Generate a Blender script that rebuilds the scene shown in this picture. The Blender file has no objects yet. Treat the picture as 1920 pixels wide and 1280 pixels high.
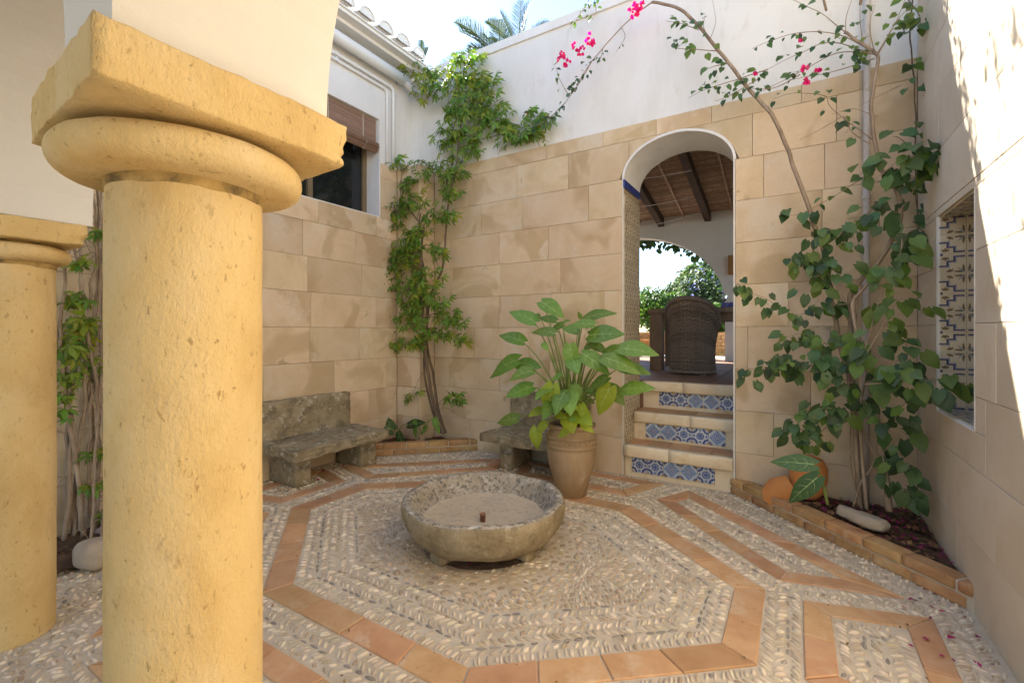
import bpy, math, random
import numpy as np
from mathutils import Vector, Matrix, noise
R = math.radians
rnd = random.Random(7)
scene = bpy.context.scene
col = scene.collection

# ------------------------------------------------------------------ camera, sky, sun, exposure
cam_data = bpy.data.cameras.new('camera')
cam = bpy.data.objects.new('camera', cam_data)
col.objects.link(cam)
cam.location = (0, 0, 1.4)
cam.rotation_euler = (R(90), 0, R(31.6))
cam_data.sensor_width = 36
cam_data.lens = 16.125
cam_data.shift_y = -0.0104
cam_data.clip_start = 0.05
cam_data.clip_end = 1500
scene.camera = cam

SUN = Vector((-1.9, 1.0, 2.05)).normalized()
ELEV = math.asin(SUN.z)
world = bpy.data.worlds.new('World')
scene.world = world
world.use_nodes = True
nt = world.node_tree
bg = nt.nodes['Background']
sky = nt.nodes.new('ShaderNodeTexSky')
sky.sky_type = 'NISHITA'
sky.sun_disc = False
sky.sun_elevation = ELEV
sky.sun_rotation = math.atan2(SUN.x, SUN.y)
sky.air_density = 1.0
sky.dust_density = 0.2
sky.ozone_density = 1.0
nt.links.new(sky.outputs[0], bg.inputs['Color'])
bg.inputs['Strength'].default_value = 0.07

sun_data = bpy.data.lights.new('sun', 'SUN')
sun_data.energy = 3.7
sun_data.angle = R(0.5)
sun_data.color = (1.0, 0.95, 0.87)
sun = bpy.data.objects.new('sun', sun_data)
col.objects.link(sun)
sun.location = SUN * 30
sun.rotation_euler = SUN.to_track_quat('Z', 'Y').to_euler()

vs = scene.view_settings
vs.view_transform = 'Standard'
vs.look = 'None'
vs.gamma = 1
vs.use_curve_mapping = False
vs.exposure = 2.62

# ------------------------------------------------------------------ helpers: objects
def tag(o, label=None, cat=None, group=None, kind=None):
    if label: o['label'] = label
    if cat: o['category'] = cat
    if group: o['group'] = group
    if kind: o['kind'] = kind
    return o

def link(o, parent=None):
    col.objects.link(o)
    if parent is not None:
        o.parent = parent
        o.matrix_parent_inverse = Matrix.Translation(-Vector(parent['base'])) if 'base' in parent else Matrix()
    return o

def thing(name, loc, label, cat, group=None):
    o = bpy.data.objects.new(name, None)
    o.empty_display_size = 0.1
    col.objects.link(o)
    o.location = loc
    o['base'] = list(loc)
    return tag(o, label, cat, group)

def inst(name, mesh, mtx, parent):
    o = bpy.data.objects.new(name, mesh)
    col.objects.link(o)
    o.parent = parent
    if 'base' in parent:
        o.matrix_parent_inverse = Matrix.Translation(-Vector(parent['base']))
    o.matrix_basis = mtx
    return o

class MB:
    def __init__(s):
        s.v = []; s.f = []; s.m = []
    def add(s, vs_, fs, mi=0):
        n = len(s.v)
        s.v += [tuple(p) for p in vs_]
        s.f += [tuple(i + n for i in f) for f in fs]
        s.m += [mi] * len(fs)
    def box(s, x0, x1, y0, y1, z0, z1, mi=0):
        v = [(x0,y0,z0),(x1,y0,z0),(x1,y1,z0),(x0,y1,z0),(x0,y0,z1),(x1,y0,z1),(x1,y1,z1),(x0,y1,z1)]
        s.add(v, [(0,3,2,1),(4,5,6,7),(0,1,5,4),(1,2,6,5),(2,3,7,6),(3,0,4,7)], mi)
    def prism(s, poly, o, u, v, n, d, ch=0.002, mi=0, back=True):
        """poly (2D, counter-clockwise seen against n) placed at o + a*u + b*v; body reaches d behind the face along -n; ch chamfers the front"""
        o, u, v, n = Vector(o), Vector(u), Vector(v), Vector(n)
        k = len(poly)
        inn = inset(poly, ch)
        A = [o + u*a + v*b - n*d for a, b in poly]
        B = [o + u*a + v*b - n*ch for a, b in poly]
        C = [o + u*a + v*b for a, b in inn]
        fs = [tuple(range(2*k, 3*k))]
        for i in range(k):
            j = (i+1) % k
            fs.append((i, j, k+j, k+i)); fs.append((k+i, k+j, 2*k+j, 2*k+i))
        if back: fs.append(tuple(range(k-1, -1, -1)))
        s.add(A+B+C, fs, mi)
    def tube(s, pts, rad, n=6, mi=0, cap=True):
        pts = [Vector(p) for p in pts]
        k = len(pts)
        if not hasattr(rad, '__len__'): rad = [rad]*k
        vs_ = []; ref = None
        for i, p in enumerate(pts):
            t = (pts[min(i+1,k-1)] - pts[max(i-1,0)])
            if t.length < 1e-9: t = Vector((0,0,1))
            t.normalize()
            if ref is None:
                ref = t.orthogonal().normalized()
            ref = (ref - t*ref.dot(t))
            if ref.length < 1e-6: ref = t.orthogonal()
            ref.normalize()
            b = t.cross(ref)
            for a in range(n):
                w = 2*math.pi*a/n
                vs_.append(p + (ref*math.cos(w) + b*math.sin(w))*rad[i])
        fs = []
        for i in range(k-1):
            for a in range(n):
                c = (a+1) % n
                fs.append((i*n+a, i*n+c, (i+1)*n+c, (i+1)*n+a))
        if cap:
            fs.append(tuple(range(n-1,-1,-1))); fs.append(tuple(range((k-1)*n, k*n)))
        s.add(vs_, fs, mi)
    def lathe(s, prof, c=(0,0,0), n=32, mi=0, wob=0.0, seed=0.0, mis=None):
        vs_ = []; fs = []
        for (r, z) in prof:
            for a in range(n):
                w = 2*math.pi*a/n
                p = Vector((r*math.cos(w), r*math.sin(w), z))
                if wob:
                    q = noise.noise_vector(p*6 + Vector((seed,)*3))*wob + noise.noise_vector(p*22 + Vector((seed,)*3))*wob*0.35
                    p = p + q
                vs_.append(p + Vector(c))
        base = len(s.v)
        for i in range(len(prof)-1):
            row = []
            for a in range(n):
                b = (a+1) % n
                row.append((i*n+a, i*n+b, (i+1)*n+b, (i+1)*n+a))
            if mis: 
                fs.append((row, mis[i]))
            else:
                fs.append((row, mi))
        allv = vs_
        n0 = len(s.v)
        s.v += [tuple(p) for p in allv]
        for row, m_ in fs:
            s.f += [tuple(i+n0 for i in f) for f in row]; s.m += [m_]*len(row)
    def mesh(s, name, mats, smooth=False):
        me = bpy.data.meshes.new(name)
        me.from_pydata(s.v, [], s.f)
        for m in (mats if isinstance(mats, (list, tuple)) else [mats]):
            me.materials.append(m)
        if any(s.m): me.polygons.foreach_set('material_index', s.m)
        if smooth: me.polygons.foreach_set('use_smooth', [True]*len(s.f))
        me.update()
        return me
    def build(s, name, mats, parent=None, smooth=False):
        return link(bpy.data.objects.new(name, s.mesh(name, mats, smooth)), parent)

def inset(poly, d):
    k = len(poly); out = []
    for i in range(k):
        p, q, r = Vector(poly[i-1]), Vector(poly[i]), Vector(poly[(i+1) % k])
        a = (q-p); b = (r-q)
        if a.length < 1e-7 or b.length < 1e-7: out.append(tuple(q)); continue
        a.normalize(); b.normalize()
        n1 = Vector((-a.y, a.x)); n2 = Vector((-b.y, b.x))
        m = n1+n2
        if m.length < 1e-6: m = n1
        m.normalize()
        out.append(tuple(q + m*(d/max(0.35, m.dot(n1)))))
    return out

def rough_box(sx, sy, sz, seg=0.06, amp=0.012, seed=0, rnd_edge=0.015, fine=0.004):
    """a hewn stone block centred on x,y and standing on z=0"""
    import bmesh
    bm = bmesh.new()
    bmesh.ops.create_cube(bm, size=1)
    bmesh.ops.scale(bm, vec=(sx, sy, sz), verts=bm.verts)
    cuts = max(2, int(max(sx, sy, sz)/seg))
    bmesh.ops.subdivide_edges(bm, edges=bm.edges[:], cuts=min(cuts, 18), use_grid_fill=True)
    h = Vector((sx/2, sy/2, sz/2))
    for v in bm.verts:
        p = v.co.copy()
        q = Vector([max(-h[i]+rnd_edge, min(h[i]-rnd_edge, p[i])) for i in range(3)])
        dd = p-q
        if dd.length > 1e-6:
            e = dd.normalized()*rnd_edge
            p = q+e
        s_ = Vector((seed*3.1, seed*1.7, seed*2.3))
        p += noise.noise_vector(p*5+s_)*amp + noise.noise_vector(p*19+s_)*amp*0.5 + noise.noise_vector(p*55+s_)*fine
        v.co = p + Vector((0, 0, sz/2))
    me = bpy.data.meshes.new('stone')
    bm.to_mesh(me); bm.free()
    me.polygons.foreach_set('use_smooth', [True]*len(me.polygons))
    return me

def rough_obj(name, me, mat, mtx, parent):
    me.materials.append(mat)
    if parent is None:
        o = bpy.data.objects.new(name, me); col.objects.link(o); o.matrix_basis = mtx; return o
    return inst(name, me, mtx, parent)

# ------------------------------------------------------------------ helpers: materials
def mat(name, cols, scale=4.0, detail=6, rough=0.85, spec=0.25, bumps=(), rand=0.0, hue=0.0, spots=(), stretch=(1,1,1),
        transl=None, dist=0.0, metallic=0.0, coat=0.0, rough_var=0.0, trans=0.0):
    m = bpy.data.materials.new(name); m.use_nodes = True
    t = m.node_tree; N = t.nodes; L = t.links
    b = N['Principled BSDF']
    b.inputs['Roughness'].default_value = rough
    b.inputs['Specular IOR Level'].default_value = spec
    b.inputs['Metallic'].default_value = metallic
    b.inputs['Coat Weight'].default_value = coat
    if trans: b.inputs['Transmission Weight'].default_value = trans
    tc = N.new('ShaderNodeTexCoord')
    oi = N.new('ShaderNodeObjectInfo'); ge = N.new('ShaderNodeNewGeometry')
    ad = N.new('ShaderNodeMath'); ad.operation = 'ADD'
    L.new(oi.outputs['Random'], ad.inputs[0]); L.new(ge.outputs['Random Per Island'], ad.inputs[1])
    fr = N.new('ShaderNodeMath'); fr.operation = 'FRACT'; L.new(ad.outputs[0], fr.inputs[0])
    off = N.new('ShaderNodeVectorMath'); off.operation = 'MULTIPLY_ADD'
    cmb = N.new('ShaderNodeCombineXYZ')
    for i in range(3): L.new(fr.outputs[0], cmb.inputs[i])
    L.new(cmb.outputs[0], off.inputs[0])
    off.inputs[1].default_value = (37.3, 53.9, 71.1) if rand else (0, 0, 0)
    mp = N.new('ShaderNodeMapping'); mp.inputs['Scale'].default_value = stretch
    L.new(tc.outputs['Object'], mp.inputs['Vector'])
    L.new(mp.outputs[0], off.inputs[2])
    P = off.outputs[0]
    def noi(sc, det=6, ro=0.55, di=0.0):
        n = N.new('ShaderNodeTexNoise'); n.inputs['Scale'].default_value = sc; n.inputs['Detail'].default_value = det
        n.inputs['Roughness'].default_value = ro; n.inputs['Distortion'].default_value = di
        L.new(P, n.inputs['Vector']); return n
    n0 = noi(scale, detail, 0.6, dist)
    cr = N.new('ShaderNodeValToRGB')
    if len(cols) == 1: cols = [cols[0], cols[0]]
    els = cr.color_ramp.elements
    k = len(cols)
    for i, c in enumerate(cols):
        pos = 0.3 + 0.4*i/(k-1)
        if i < 2: e = els[i]; e.position = pos
        else: e = els.new(pos)
        e.color = (c[0], c[1], c[2], 1)
    # keep order
    L.new(n0.outputs['Fac'], cr.inputs['Fac'])
    C = cr.outputs['Color']
    for (sc, th, soft, c, amt) in spots:
        n = noi(sc, 2.5, 0.5, 0.9) if sc < 1.6 else noi(sc, 8, 0.65, 0.3)
        mr = N.new('ShaderNodeMapRange'); mr.inputs['From Min'].default_value = th-soft; mr.inputs['From Max'].default_value = th+soft
        mr.inputs['To Max'].default_value = amt
        L.new(n.outputs['Fac'], mr.inputs['Value'])
        mx = N.new('ShaderNodeMix'); mx.data_type = 'RGBA'
        L.new(mr.outputs[0], mx.inputs['Factor']); L.new(C, mx.inputs['A']); mx.inputs['B'].default_value = (c[0], c[1], c[2], 1)
        C = mx.outputs['Result']
    if rand:
        hs = N.new('ShaderNodeHueSaturation')
        mr = N.new('ShaderNodeMapRange'); mr.inputs['To Min'].default_value = 1-rand; mr.inputs['To Max'].default_value = 1+rand
        L.new(fr.outputs[0], mr.inputs['Value']); L.new(mr.outputs[0], hs.inputs['Value'])
        if hue:
            m2 = N.new('ShaderNodeMath'); m2.operation = 'MULTIPLY'; m2.inputs[1].default_value = 7.31
            f2 = N.new('ShaderNodeMath'); f2.operation = 'FRACT'
            L.new(fr.outputs[0], m2.inputs[0]); L.new(m2.outputs[0], f2.inputs[0])
            m3 = N.new('ShaderNodeMapRange'); m3.inputs['To Min'].default_value = 0.5-hue; m3.inputs['To Max'].default_value = 0.5+hue
            L.new(f2.outputs[0], m3.inputs['Value']); L.new(m3.outputs[0], hs.inputs['Hue'])
        L.new(C, hs.inputs['Color']); C = hs.outputs['Color']
    L.new(C, b.inputs['Base Color'])
    if rough_var:
        mr = N.new('ShaderNodeMapRange'); mr.inputs['To Min'].default_value = rough-rough_var; mr.inputs['To Max'].default_value = rough+rough_var
        L.new(n0.outputs['Fac'], mr.inputs['Value']); L.new(mr.outputs[0], b.inputs['Roughness'])
    nrm = None
    for (sc, st, d_) in bumps:
        n = noi(sc, 5, 0.6)
        bp = N.new('ShaderNodeBump'); bp.inputs['Strength'].default_value = st; bp.inputs['Distance'].default_value = d_
        L.new(n.outputs['Fac'], bp.inputs['Height'])
        if nrm: L.new(nrm, bp.inputs['Normal'])
        nrm = bp.outputs[0]
    if nrm: L.new(nrm, b.inputs['Normal'])
    if transl:
        tr = N.new('ShaderNodeBsdfTranslucent')
        hs = N.new('ShaderNodeHueSaturation'); hs.inputs['Value'].default_value = 1.5; hs.inputs['Saturation'].default_value = 1.1
        L.new(C, hs.inputs['Color']); L.new(hs.outputs[0], tr.inputs['Color'])
        ms = N.new('ShaderNodeMixShader'); ms.inputs[0].default_value = transl
        out = N['Material Output']
        L.new(b.outputs[0], ms.inputs[1]); L.new(tr.outputs[0], ms.inputs[2]); L.new(ms.outputs[0], out.inputs['Surface'])
    return m

M = {}
M['plaster'] = mat('white_plaster', [(.69,.68,.66),(.745,.735,.715),(.765,.755,.735)], 1.6, 6, .9, .15, [(5,.35,.014),(60,.25,.003)], stretch=(1,1,.4),
                   spots=[(2.6,.58,.10,(.63,.605,.56),.5),(9,.62,.06,(.60,.56,.50),.4),(40,.68,.03,(.5,.47,.42),.4)])
M['cream'] = mat('cream_plaster', [(.66,.63,.585),(.71,.685,.64),(.73,.705,.66)], 1.4, 6, .9, .15, [(6,.3,.012),(70,.3,.003)])
M['stone'] = mat('sandstone_blocks', [(.565,.425,.262),(.645,.502,.335),(.68,.557,.40)], 2.6, 9, .88, .15, [(9,.3,.008),(70,.55,.005),(230,.4,.002)], rand=.09, hue=.005,
                 spots=[(1.5,.575,.035,(.45,.32,.175),.6),(2.3,.60,.05,(.66,.57,.44),.7),(95,.635,.04,(.38,.28,.16),.55),(3.0,.66,.025,(.32,.24,.135),.6),(14,.70,.02,(.36,.26,.14),.6)], dist=.6)
M['pale_stone'] = mat('pale_limestone_blocks', [(.55,.455,.33),(.61,.52,.395),(.64,.56,.44)], 1.8, 8, .88, .15, [(7,.25,.006),(80,.4,.003)], rand=.05,
                 spots=[(1.6,.62,.06,(.50,.38,.24),.5),(110,.70,.04,(.42,.33,.22),.4)])
M['joint'] = mat('joint_mortar', [(.34,.27,.18),(.42,.34,.23)], 8, 5, .95, .1, [(40,.4,.004)])
M['column'] = mat('ochre_sandstone', [(.59,.40,.165),(.69,.495,.22),(.73,.555,.285)], 3.4, 9, .82, .2, [(9,.2,.010),(26,.32,.008),(75,.75,.007),(190,.8,.004)], stretch=(1,1,.55),
                  spots=[(30,.645,.03,(.36,.22,.08),.75),(48,.66,.025,(.30,.18,.07),.7),(5,.62,.09,(.47,.285,.09),.4),(3,.60,.08,(.72,.57,.33),.6),(80,.67,.03,(.26,.16,.065),.6),(130,.63,.06,(.48,.32,.12),.35)], dist=.3)
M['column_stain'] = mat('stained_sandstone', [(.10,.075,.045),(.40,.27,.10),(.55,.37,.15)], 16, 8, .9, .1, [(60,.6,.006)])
M['terracotta'] = mat('terracotta_tiles', [(.46,.25,.12),(.54,.315,.16),(.59,.37,.205)], 5, 8, .8, .25, [(16,.25,.005),(90,.35,.002)], rand=.15, hue=.008,
                      spots=[(50,.665,.03,(.24,.13,.08),.65),(7,.60,.07,(.60,.45,.30),.6),(4,.62,.05,(.40,.23,.13),.5),(18,.68,.03,(.30,.18,.11),.5)])
M['brick'] = mat('worn_orange_bricks', [(.34,.175,.075),(.44,.255,.11),(.50,.33,.16)], 9, 8, .88, .15, [(25,.5,.008),(110,.4,.003)], rand=.16, hue=.012,
                 spots=[(13,.62,.06,(.48,.37,.22),.6),(30,.66,.05,(.22,.14,.09),.5)])
M['mortar'] = mat('pebble_mortar', [(.51,.425,.31),(.595,.505,.38),(.64,.56,.435)], 7, 8, .95, .1, [(30,.5,.008),(140,.4,.003)], spots=[(3,.60,.08,(.40,.30,.19),.55),(45,.66,.04,(.30,.22,.14),.6)])
M['pebble'] = mat('river_pebbles', [(.53,.43,.305),(.64,.535,.40),(.70,.61,.475)], 40, 5, .72, .25, [(120,.2,.002)], rand=.26, hue=.012, spots=[(25,.62,.08,(.36,.27,.17),.6)])
M['dark_pebble'] = mat('grey_pebbles', [(.26,.23,.19),(.33,.29,.24)], 30, 4, .6, .35, [(120,.15,.002)], rand=.25)
M['brown_pebble'] = mat('tan_pebbles', [(.44,.33,.21),(.54,.425,.29)], 30, 4, .62, .35, [(120,.15,.002)], rand=.22, hue=.015)
M['bowl_out'] = mat('weathered_basin_stone', [(.19,.145,.085),(.29,.23,.14),(.37,.305,.20)], 6, 9, .92, .1, [(14,.6,.02),(60,.7,.008),(200,.4,.003)],
                    spots=[(9,.58,.05,(.17,.135,.085),.65),(16,.62,.04,(.46,.40,.30),.6),(60,.62,.04,(.15,.12,.08),.6)])
M['bowl_in'] = mat('lichened_basin_stone', [(.30,.255,.185),(.40,.34,.26),(.50,.45,.37)], 10, 9, .92, .1, [(20,.6,.015),(80,.6,.006)],
                   spots=[(34,.545,.035,(.15,.14,.115),.85),(75,.60,.04,(.17,.155,.13),.7),(13,.63,.03,(.60,.56,.49),.8),(70,.64,.03,(.15,.13,.10),.6)])
M['bowl_floor'] = mat('sandy_basin_bottom', [(.47,.38,.27),(.54,.45,.33)], 9, 8, .95, .1, [(60,.4,.004)], spots=[(40,.60,.04,(.30,.25,.19),.7),(9,.58,.06,(.40,.34,.26),.6),(22,.66,.03,(.2,.17,.13),.6)])
M['bench'] = mat('old_bench_stone', [(.21,.165,.10),(.32,.26,.165),(.41,.34,.23)], 6, 9, .93, .1, [(12,.6,.015),(60,.7,.008),(180,.5,.003)],
                 spots=[(9,.57,.05,(.15,.13,.09),.7),(16,.60,.03,(.55,.51,.43),.7),(60,.62,.04,(.13,.11,.08),.6)])
M['clay'] = mat('pale_terracotta_urn', [(.28,.185,.10),(.36,.25,.145),(.42,.31,.195)], 5, 8, .85, .2, [(12,.3,.006),(30,.4,.005),(120,.35,.002)], spots=[(5,.58,.06,(.27,.185,.11),.65),(40,.66,.04,(.2,.14,.09),.5),(9,.68,.05,(.52,.42,.31),.5)], stretch=(1,1,.5))
M['orange_clay'] = mat('orange_terracotta', [(.52,.20,.06),(.60,.26,.085)], 6, 7, .8, .2, [(30,.3,.004)], spots=[(8,.64,.06,(.42,.20,.10),.6)])
M['soil'] = mat('dark_soil', [(.07,.045,.028),(.13,.085,.055),(.17,.115,.075)], 14, 9, 1, .05, [(25,.8,.03),(110,.7,.01)])
M['rock'] = mat('pale_rock', [(.38,.31,.23),(.48,.41,.32)], 8, 8, .9, .15, [(20,.5,.01),(90,.4,.003)], spots=[(7,.58,.06,(.45,.31,.13),.6)])
M['pink_rock'] = mat('pink_flagstone', [(.30,.20,.165),(.37,.26,.215)], 6, 8, .9, .15, [(30,.4,.006)])
M['white_metal'] = mat('white_painted_metal', [(.72,.73,.73),(.78,.79,.79)], 5, 5, .45, .4, [(30,.1,.002)], spots=[(12,.67,.05,(.5,.48,.44),.4)])
M['grey_pipe'] = mat('grey_drainpipe', [(.46,.42,.39),(.54,.50,.47)], 6, 6, .7, .3, [(40,.2,.003)], spots=[(14,.62,.06,(.34,.27,.2),.5)])
M['bronze'] = mat('bronze_window_frame', [(.21,.155,.085),(.25,.19,.11)], 9, 3, .42, .5, [], metallic=.5)
M['glass'] = mat('dark_window_glass', [(.012,.014,.016)], 4, 2, .04, .6, [])
M['reed'] = mat('reed_canes', [(.28,.19,.125),(.40,.285,.20),(.48,.36,.26)], 12, 5, .75, .25, [(60,.4,.004)], rand=.3, hue=.01)
M['blind'] = mat('wooden_blind_slats', [(.27,.165,.115),(.36,.235,.17)], 14, 5, .7, .25, [(60,.3,.003)], rand=.18)
M['dark_wood'] = mat('dark_beams', [(.055,.035,.025),(.085,.058,.043)], 10, 6, .7, .25, [(40,.3,.004)], stretch=(4,.6,4))
M['table_wood'] = mat('grey_brown_timber', [(.19,.125,.08),(.26,.18,.12)], 8, 6, .6, .3, [(50,.3,.003)], stretch=(3,3,.6))
M['wicker'] = mat('brown_wicker', [(.20,.15,.115),(.29,.225,.175)], 30, 4, .55, .35, [(90,.4,.003)], rand=.3)
M['cushion'] = mat('cream_cushion', [(.62,.58,.50),(.68,.64,.56)], 8, 4, .95, .1, [(120,.2,.002)])
M['bark'] = mat('grey_bark', [(.20,.14,.095),(.30,.225,.16),(.38,.30,.225)], 22, 6, .9, .15, [(70,.6,.006)], stretch=(1,1,.3))
M['dark_bark'] = mat('dark_vine_bark', [(.11,.075,.05),(.18,.13,.09)], 22, 6, .9, .15, [(70,.6,.006)], stretch=(1,1,.3))
M['leaf_light'] = mat('fresh_vine_leaf', [(.125,.215,.032),(.175,.285,.045)], 18, 3, .5, .35, [(60,.2,.002)], rand=.42, hue=.035, transl=.4)
M['leaf_yellow'] = mat('yellow_vine_leaf', [(.22,.28,.03),(.30,.34,.045)], 18, 3, .5, .35, [(60,.2,.002)], rand=.25, hue=.03, transl=.45)
M['leaf_dark'] = mat('heart_leaf', [(.045,.09,.030),(.072,.132,.044)], 14, 4, .42, .4, [(50,.25,.003)], rand=.5, hue=.022, spots=[(7,.68,.03,(.16,.12,.03),.6)], transl=.28)
M['leaf_mid'] = mat('bright_heart_leaf', [(.10,.17,.035),(.14,.22,.05)], 14, 4, .45, .4, [(50,.25,.003)], rand=.25, hue=.02, transl=.45)
M['leaf_pot'] = mat('broad_pot_leaf', [(.13,.25,.04),(.19,.32,.06)], 7, 5, .36, .45, [(14,.25,.006)], rand=.22, hue=.015, transl=.32)
M['leaf_pot_y'] = mat('yellowing_pot_leaf', [(.24,.34,.03),(.32,.40,.04)], 7, 5, .42, .4, [(14,.25,.006)], rand=.15, hue=.02, transl=.4)
M['vein'] = mat('pale_leaf_vein', [(.40,.52,.20)], 8, 2, .5, .3)
M['petiole'] = mat('green_stalk', [(.16,.22,.045),(.22,.28,.07)], 9, 3, .45, .4)
M['husk'] = mat('brown_leaf_husk', [(.15,.085,.04),(.27,.165,.085)], 20, 5, .9, .1, [(60,.5,.006)])
M['pink'] = mat('pink_bracts', [(.72,.035,.20),(.80,.06,.28)], 20, 3, .55, .25, rand=.2, hue=.015, transl=.45)
M['petal'] = mat('fallen_petals', [(.25,.02,.09),(.36,.035,.14)], 20, 3, .7, .2, rand=.4, hue=.02, transl=.2)
M['litter'] = mat('dry_leaf_litter', [(.13,.07,.035),(.24,.14,.07)], 20, 3, .85, .1, rand=.4, hue=.02)
M['hedge'] = mat('hedge_leaf', [(.06,.12,.02),(.10,.18,.03)], 12, 3, .5, .3, rand=.45, hue=.025, transl=.4)
M['shrub'] = mat('grey_green_leaf', [(.07,.115,.035),(.10,.15,.05)], 12, 3, .55, .3, rand=.4, hue=.02, transl=.3)
M['blue_flower'] = mat('pale_blue_flower', [(.25,.27,.62),(.36,.38,.74)], 12, 3, .6, .2, rand=.2, transl=.3)
M['palm'] = mat('palm_leaflet', [(.055,.09,.032),(.085,.125,.05)], 6, 3, .5, .35, rand=.3, hue=.015, transl=.25)
M['tile_cream'] = mat('cream_glazed_tile', [(.56,.47,.33),(.63,.545,.40)], 20, 4, .3, .5, [(30,.08,.002)], rand=.08)
M['tile_white'] = mat('white_glazed_tile', [(.60,.60,.56),(.66,.66,.62)], 20, 4, .25, .5, [(30,.08,.002)], rand=.06)
M['tile_blue'] = mat('cobalt_glaze', [(.018,.035,.17),(.035,.06,.25)], 30, 4, .25, .5, rand=.2)
M['tile_lblue'] = mat('light_blue_glaze', [(.13,.21,.40),(.20,.29,.47)], 30, 4, .25, .5, rand=.15)
M['tile_brown'] = mat('olive_brown_glaze', [(.13,.095,.05),(.19,.14,.08)], 30, 4, .3, .5)
M['tile_yellow'] = mat('yellow_glaze', [(.55,.36,.06)], 30, 4, .3, .5)
M['nosing'] = mat('pale_step_nosing', [(.72,.585,.39),(.79,.68,.51)], 5, 7, .75, .25, [(20,.3,.005)], rand=.07, spots=[(4,.60,.07,(.56,.33,.12),.6)])
M['terrace_tile'] = mat('dull_terrace_tiles', [(.27,.155,.10),(.33,.20,.135)], 6, 6, .6, .3, [(20,.2,.004)], rand=.12)
M['garden'] = mat('dry_garden_soil', [(.20,.15,.10),(.28,.22,.15)], 2, 8, .95, .1, [(20,.4,.02)])
M['path'] = mat('pale_paving', [(.42,.39,.35),(.50,.47,.43)], 3, 6, .85, .2, [(20,.2,.004)], rand=.06)
M['copper'] = mat('brown_copper', [(.26,.11,.06),(.33,.16,.09)], 20, 4, .5, .4, [(60,.3,.002)], metallic=.4)
M['clear'] = mat('drinking_glass', [(.9,.92,.93)], 4, 1, .02, .5, trans=.95)
M['blue_cloth'] = mat('blue_napkin', [(.16,.17,.42),(.22,.23,.5)], 9, 3, .9, .1)
M['gold_wood'] = mat('honey_wood', [(.30,.15,.05),(.38,.20,.075)], 6, 5, .6, .3, stretch=(1,1,4))

XL, XR, YB = -4.2, 0.76, 4.364
CO = 0.359                       # height of a stone course
ZS = 3.38                        # top of the stone facing
DX0, DX1 = -1.418, -0.434        # doorway jambs
DC, DA, DB, DZ = (DX0+DX1)/2, (DX1-DX0)/2, 0.353, 2.872

# ------------------------------------------------------------------ ground and setting
g = MB(); g.add([(-600,-600,-.35),(600,-600,-.35),(600,600,-.35),(-600,600,-.35)], [(0,1,2,3)])
tag(g.build('ground', M['garden']), kind='structure')

floor = MB(); floor.box(-4.9, 1.3, -3.4, 4.95, -.3, 0)
floor = floor.build('courtyard_floor', M['mortar']); tag(floor, kind='structure')

C0 = Vector((-1.755, 2.5))
OCT = [(-.605,-.97),(.605,-.97),(1.475,-.26),(1.475,.26),(.605,.97),(-.605,.97),(-1.475,.26),(-1.475,-.26)]
OCT = [(C0.x+a, C0.y+b) for a, b in OCT]
OUT = inset(OCT, -.15)
def mirror(poly, sx, sy):
    q = [(C0.x+sx*a, C0.y+sy*b) for a, b in poly]
    return q if sx*sy > 0 else q[::-1]
pB = [(1.79,-.32),(2.33,-.47),(2.33,.47),(1.79,.32)]
pA = [(.784,1.367),(1.681,.472),(2.25,.61),(.975,1.73)]
pC = [(-.55,1.32),(.55,1.32),(.76,1.80),(-.76,1.80)]
PANELS = [mirror(pB,1,1), mirror(pB,-1,1), mirror(pA,1,1), mirror(pA,-1,1), mirror(pA,1,-1), mirror(pA,-1,-1), mirror(pC,1,1), mirror(pC,1,-1)]
FW = .122
def tiles_between(outer, inner, length):
    k = len(outer)
    for i in range(k):
        j = (i+1) % k
        a, b, c, d = Vector(outer[i]), Vector(outer[j]), Vector(inner[j]), Vector(inner[i])
        n = max(1, round(((a-b).length+(c-d).length)/2/length))
        ts = [0]
        for q in range(1, n): ts.append(q/n + rnd.uniform(-.12,.12)/n)
        ts.append(1)
        for q in range(n):
            t0, t1 = ts[q], ts[q+1]
            poly = [a.lerp(b,t0), a.lerp(b,t1), d.lerp(c,t1), d.lerp(c,t0)]
            poly = inset([tuple(p) for p in poly], .0028)
            poly = [(x+rnd.uniform(-.002,.002), y+rnd.uniform(-.002,.002)) for x, y in poly]
            m = MB(); m.prism(poly, (0,0,.008+rnd.uniform(-.002,.002)), (1,0,0), (0,1,0), (0,0,1), .05, .0045, back=False)
            m.build('terracotta_tile', M['terracotta'], floor)
tiles_between(OUT, OCT, .31)
for p in PANELS: tiles_between(p, inset(p, FW), .33)

# pebbles: rows that follow the tile bands, herringbone fashion
grid = {}
PEB = []
segs = []
def poly_sd(poly, x, y):
    s = 1e9
    k = len(poly)
    for i in range(k):
        (ax, ay), (bx, by) = poly[i], poly[(i+1) % k]
        l = math.hypot(bx-ax, by-ay)
        s = min(s, ((bx-ax)*(y-ay)-(by-ay)*(x-ax))/l)
    return s                     # > 0 inside (convex, counter-clockwise)
INN = [inset(p, FW) for p in PANELS]
BED_R = [(-.44,4.40),(.80,3.16),(.80,4.40)]
BED_L = [(-4.25,3.24),(-3.07,4.42),(-4.25,4.42)]
def free(x, y, m=.012):
    if not (XL+.02 < x < XR-.02 and .05 < y < YB-.02): return False
    if poly_sd(BED_R, x, y) > -.02 or poly_sd(BED_L, x, y) > -.02: return False
    if poly_sd(OUT, x, y) > -m and poly_sd(OCT, x, y) < m: return False
    for p, q in zip(PANELS, INN):
        if poly_sd(p, x, y) > -m and poly_sd(q, x, y) < m: return False
    if (x-C0.x)**2 + (y-C0.y)**2 < .375**2: return False
    if x < -3.75 and y < 1.35: return False
    return True
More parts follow.
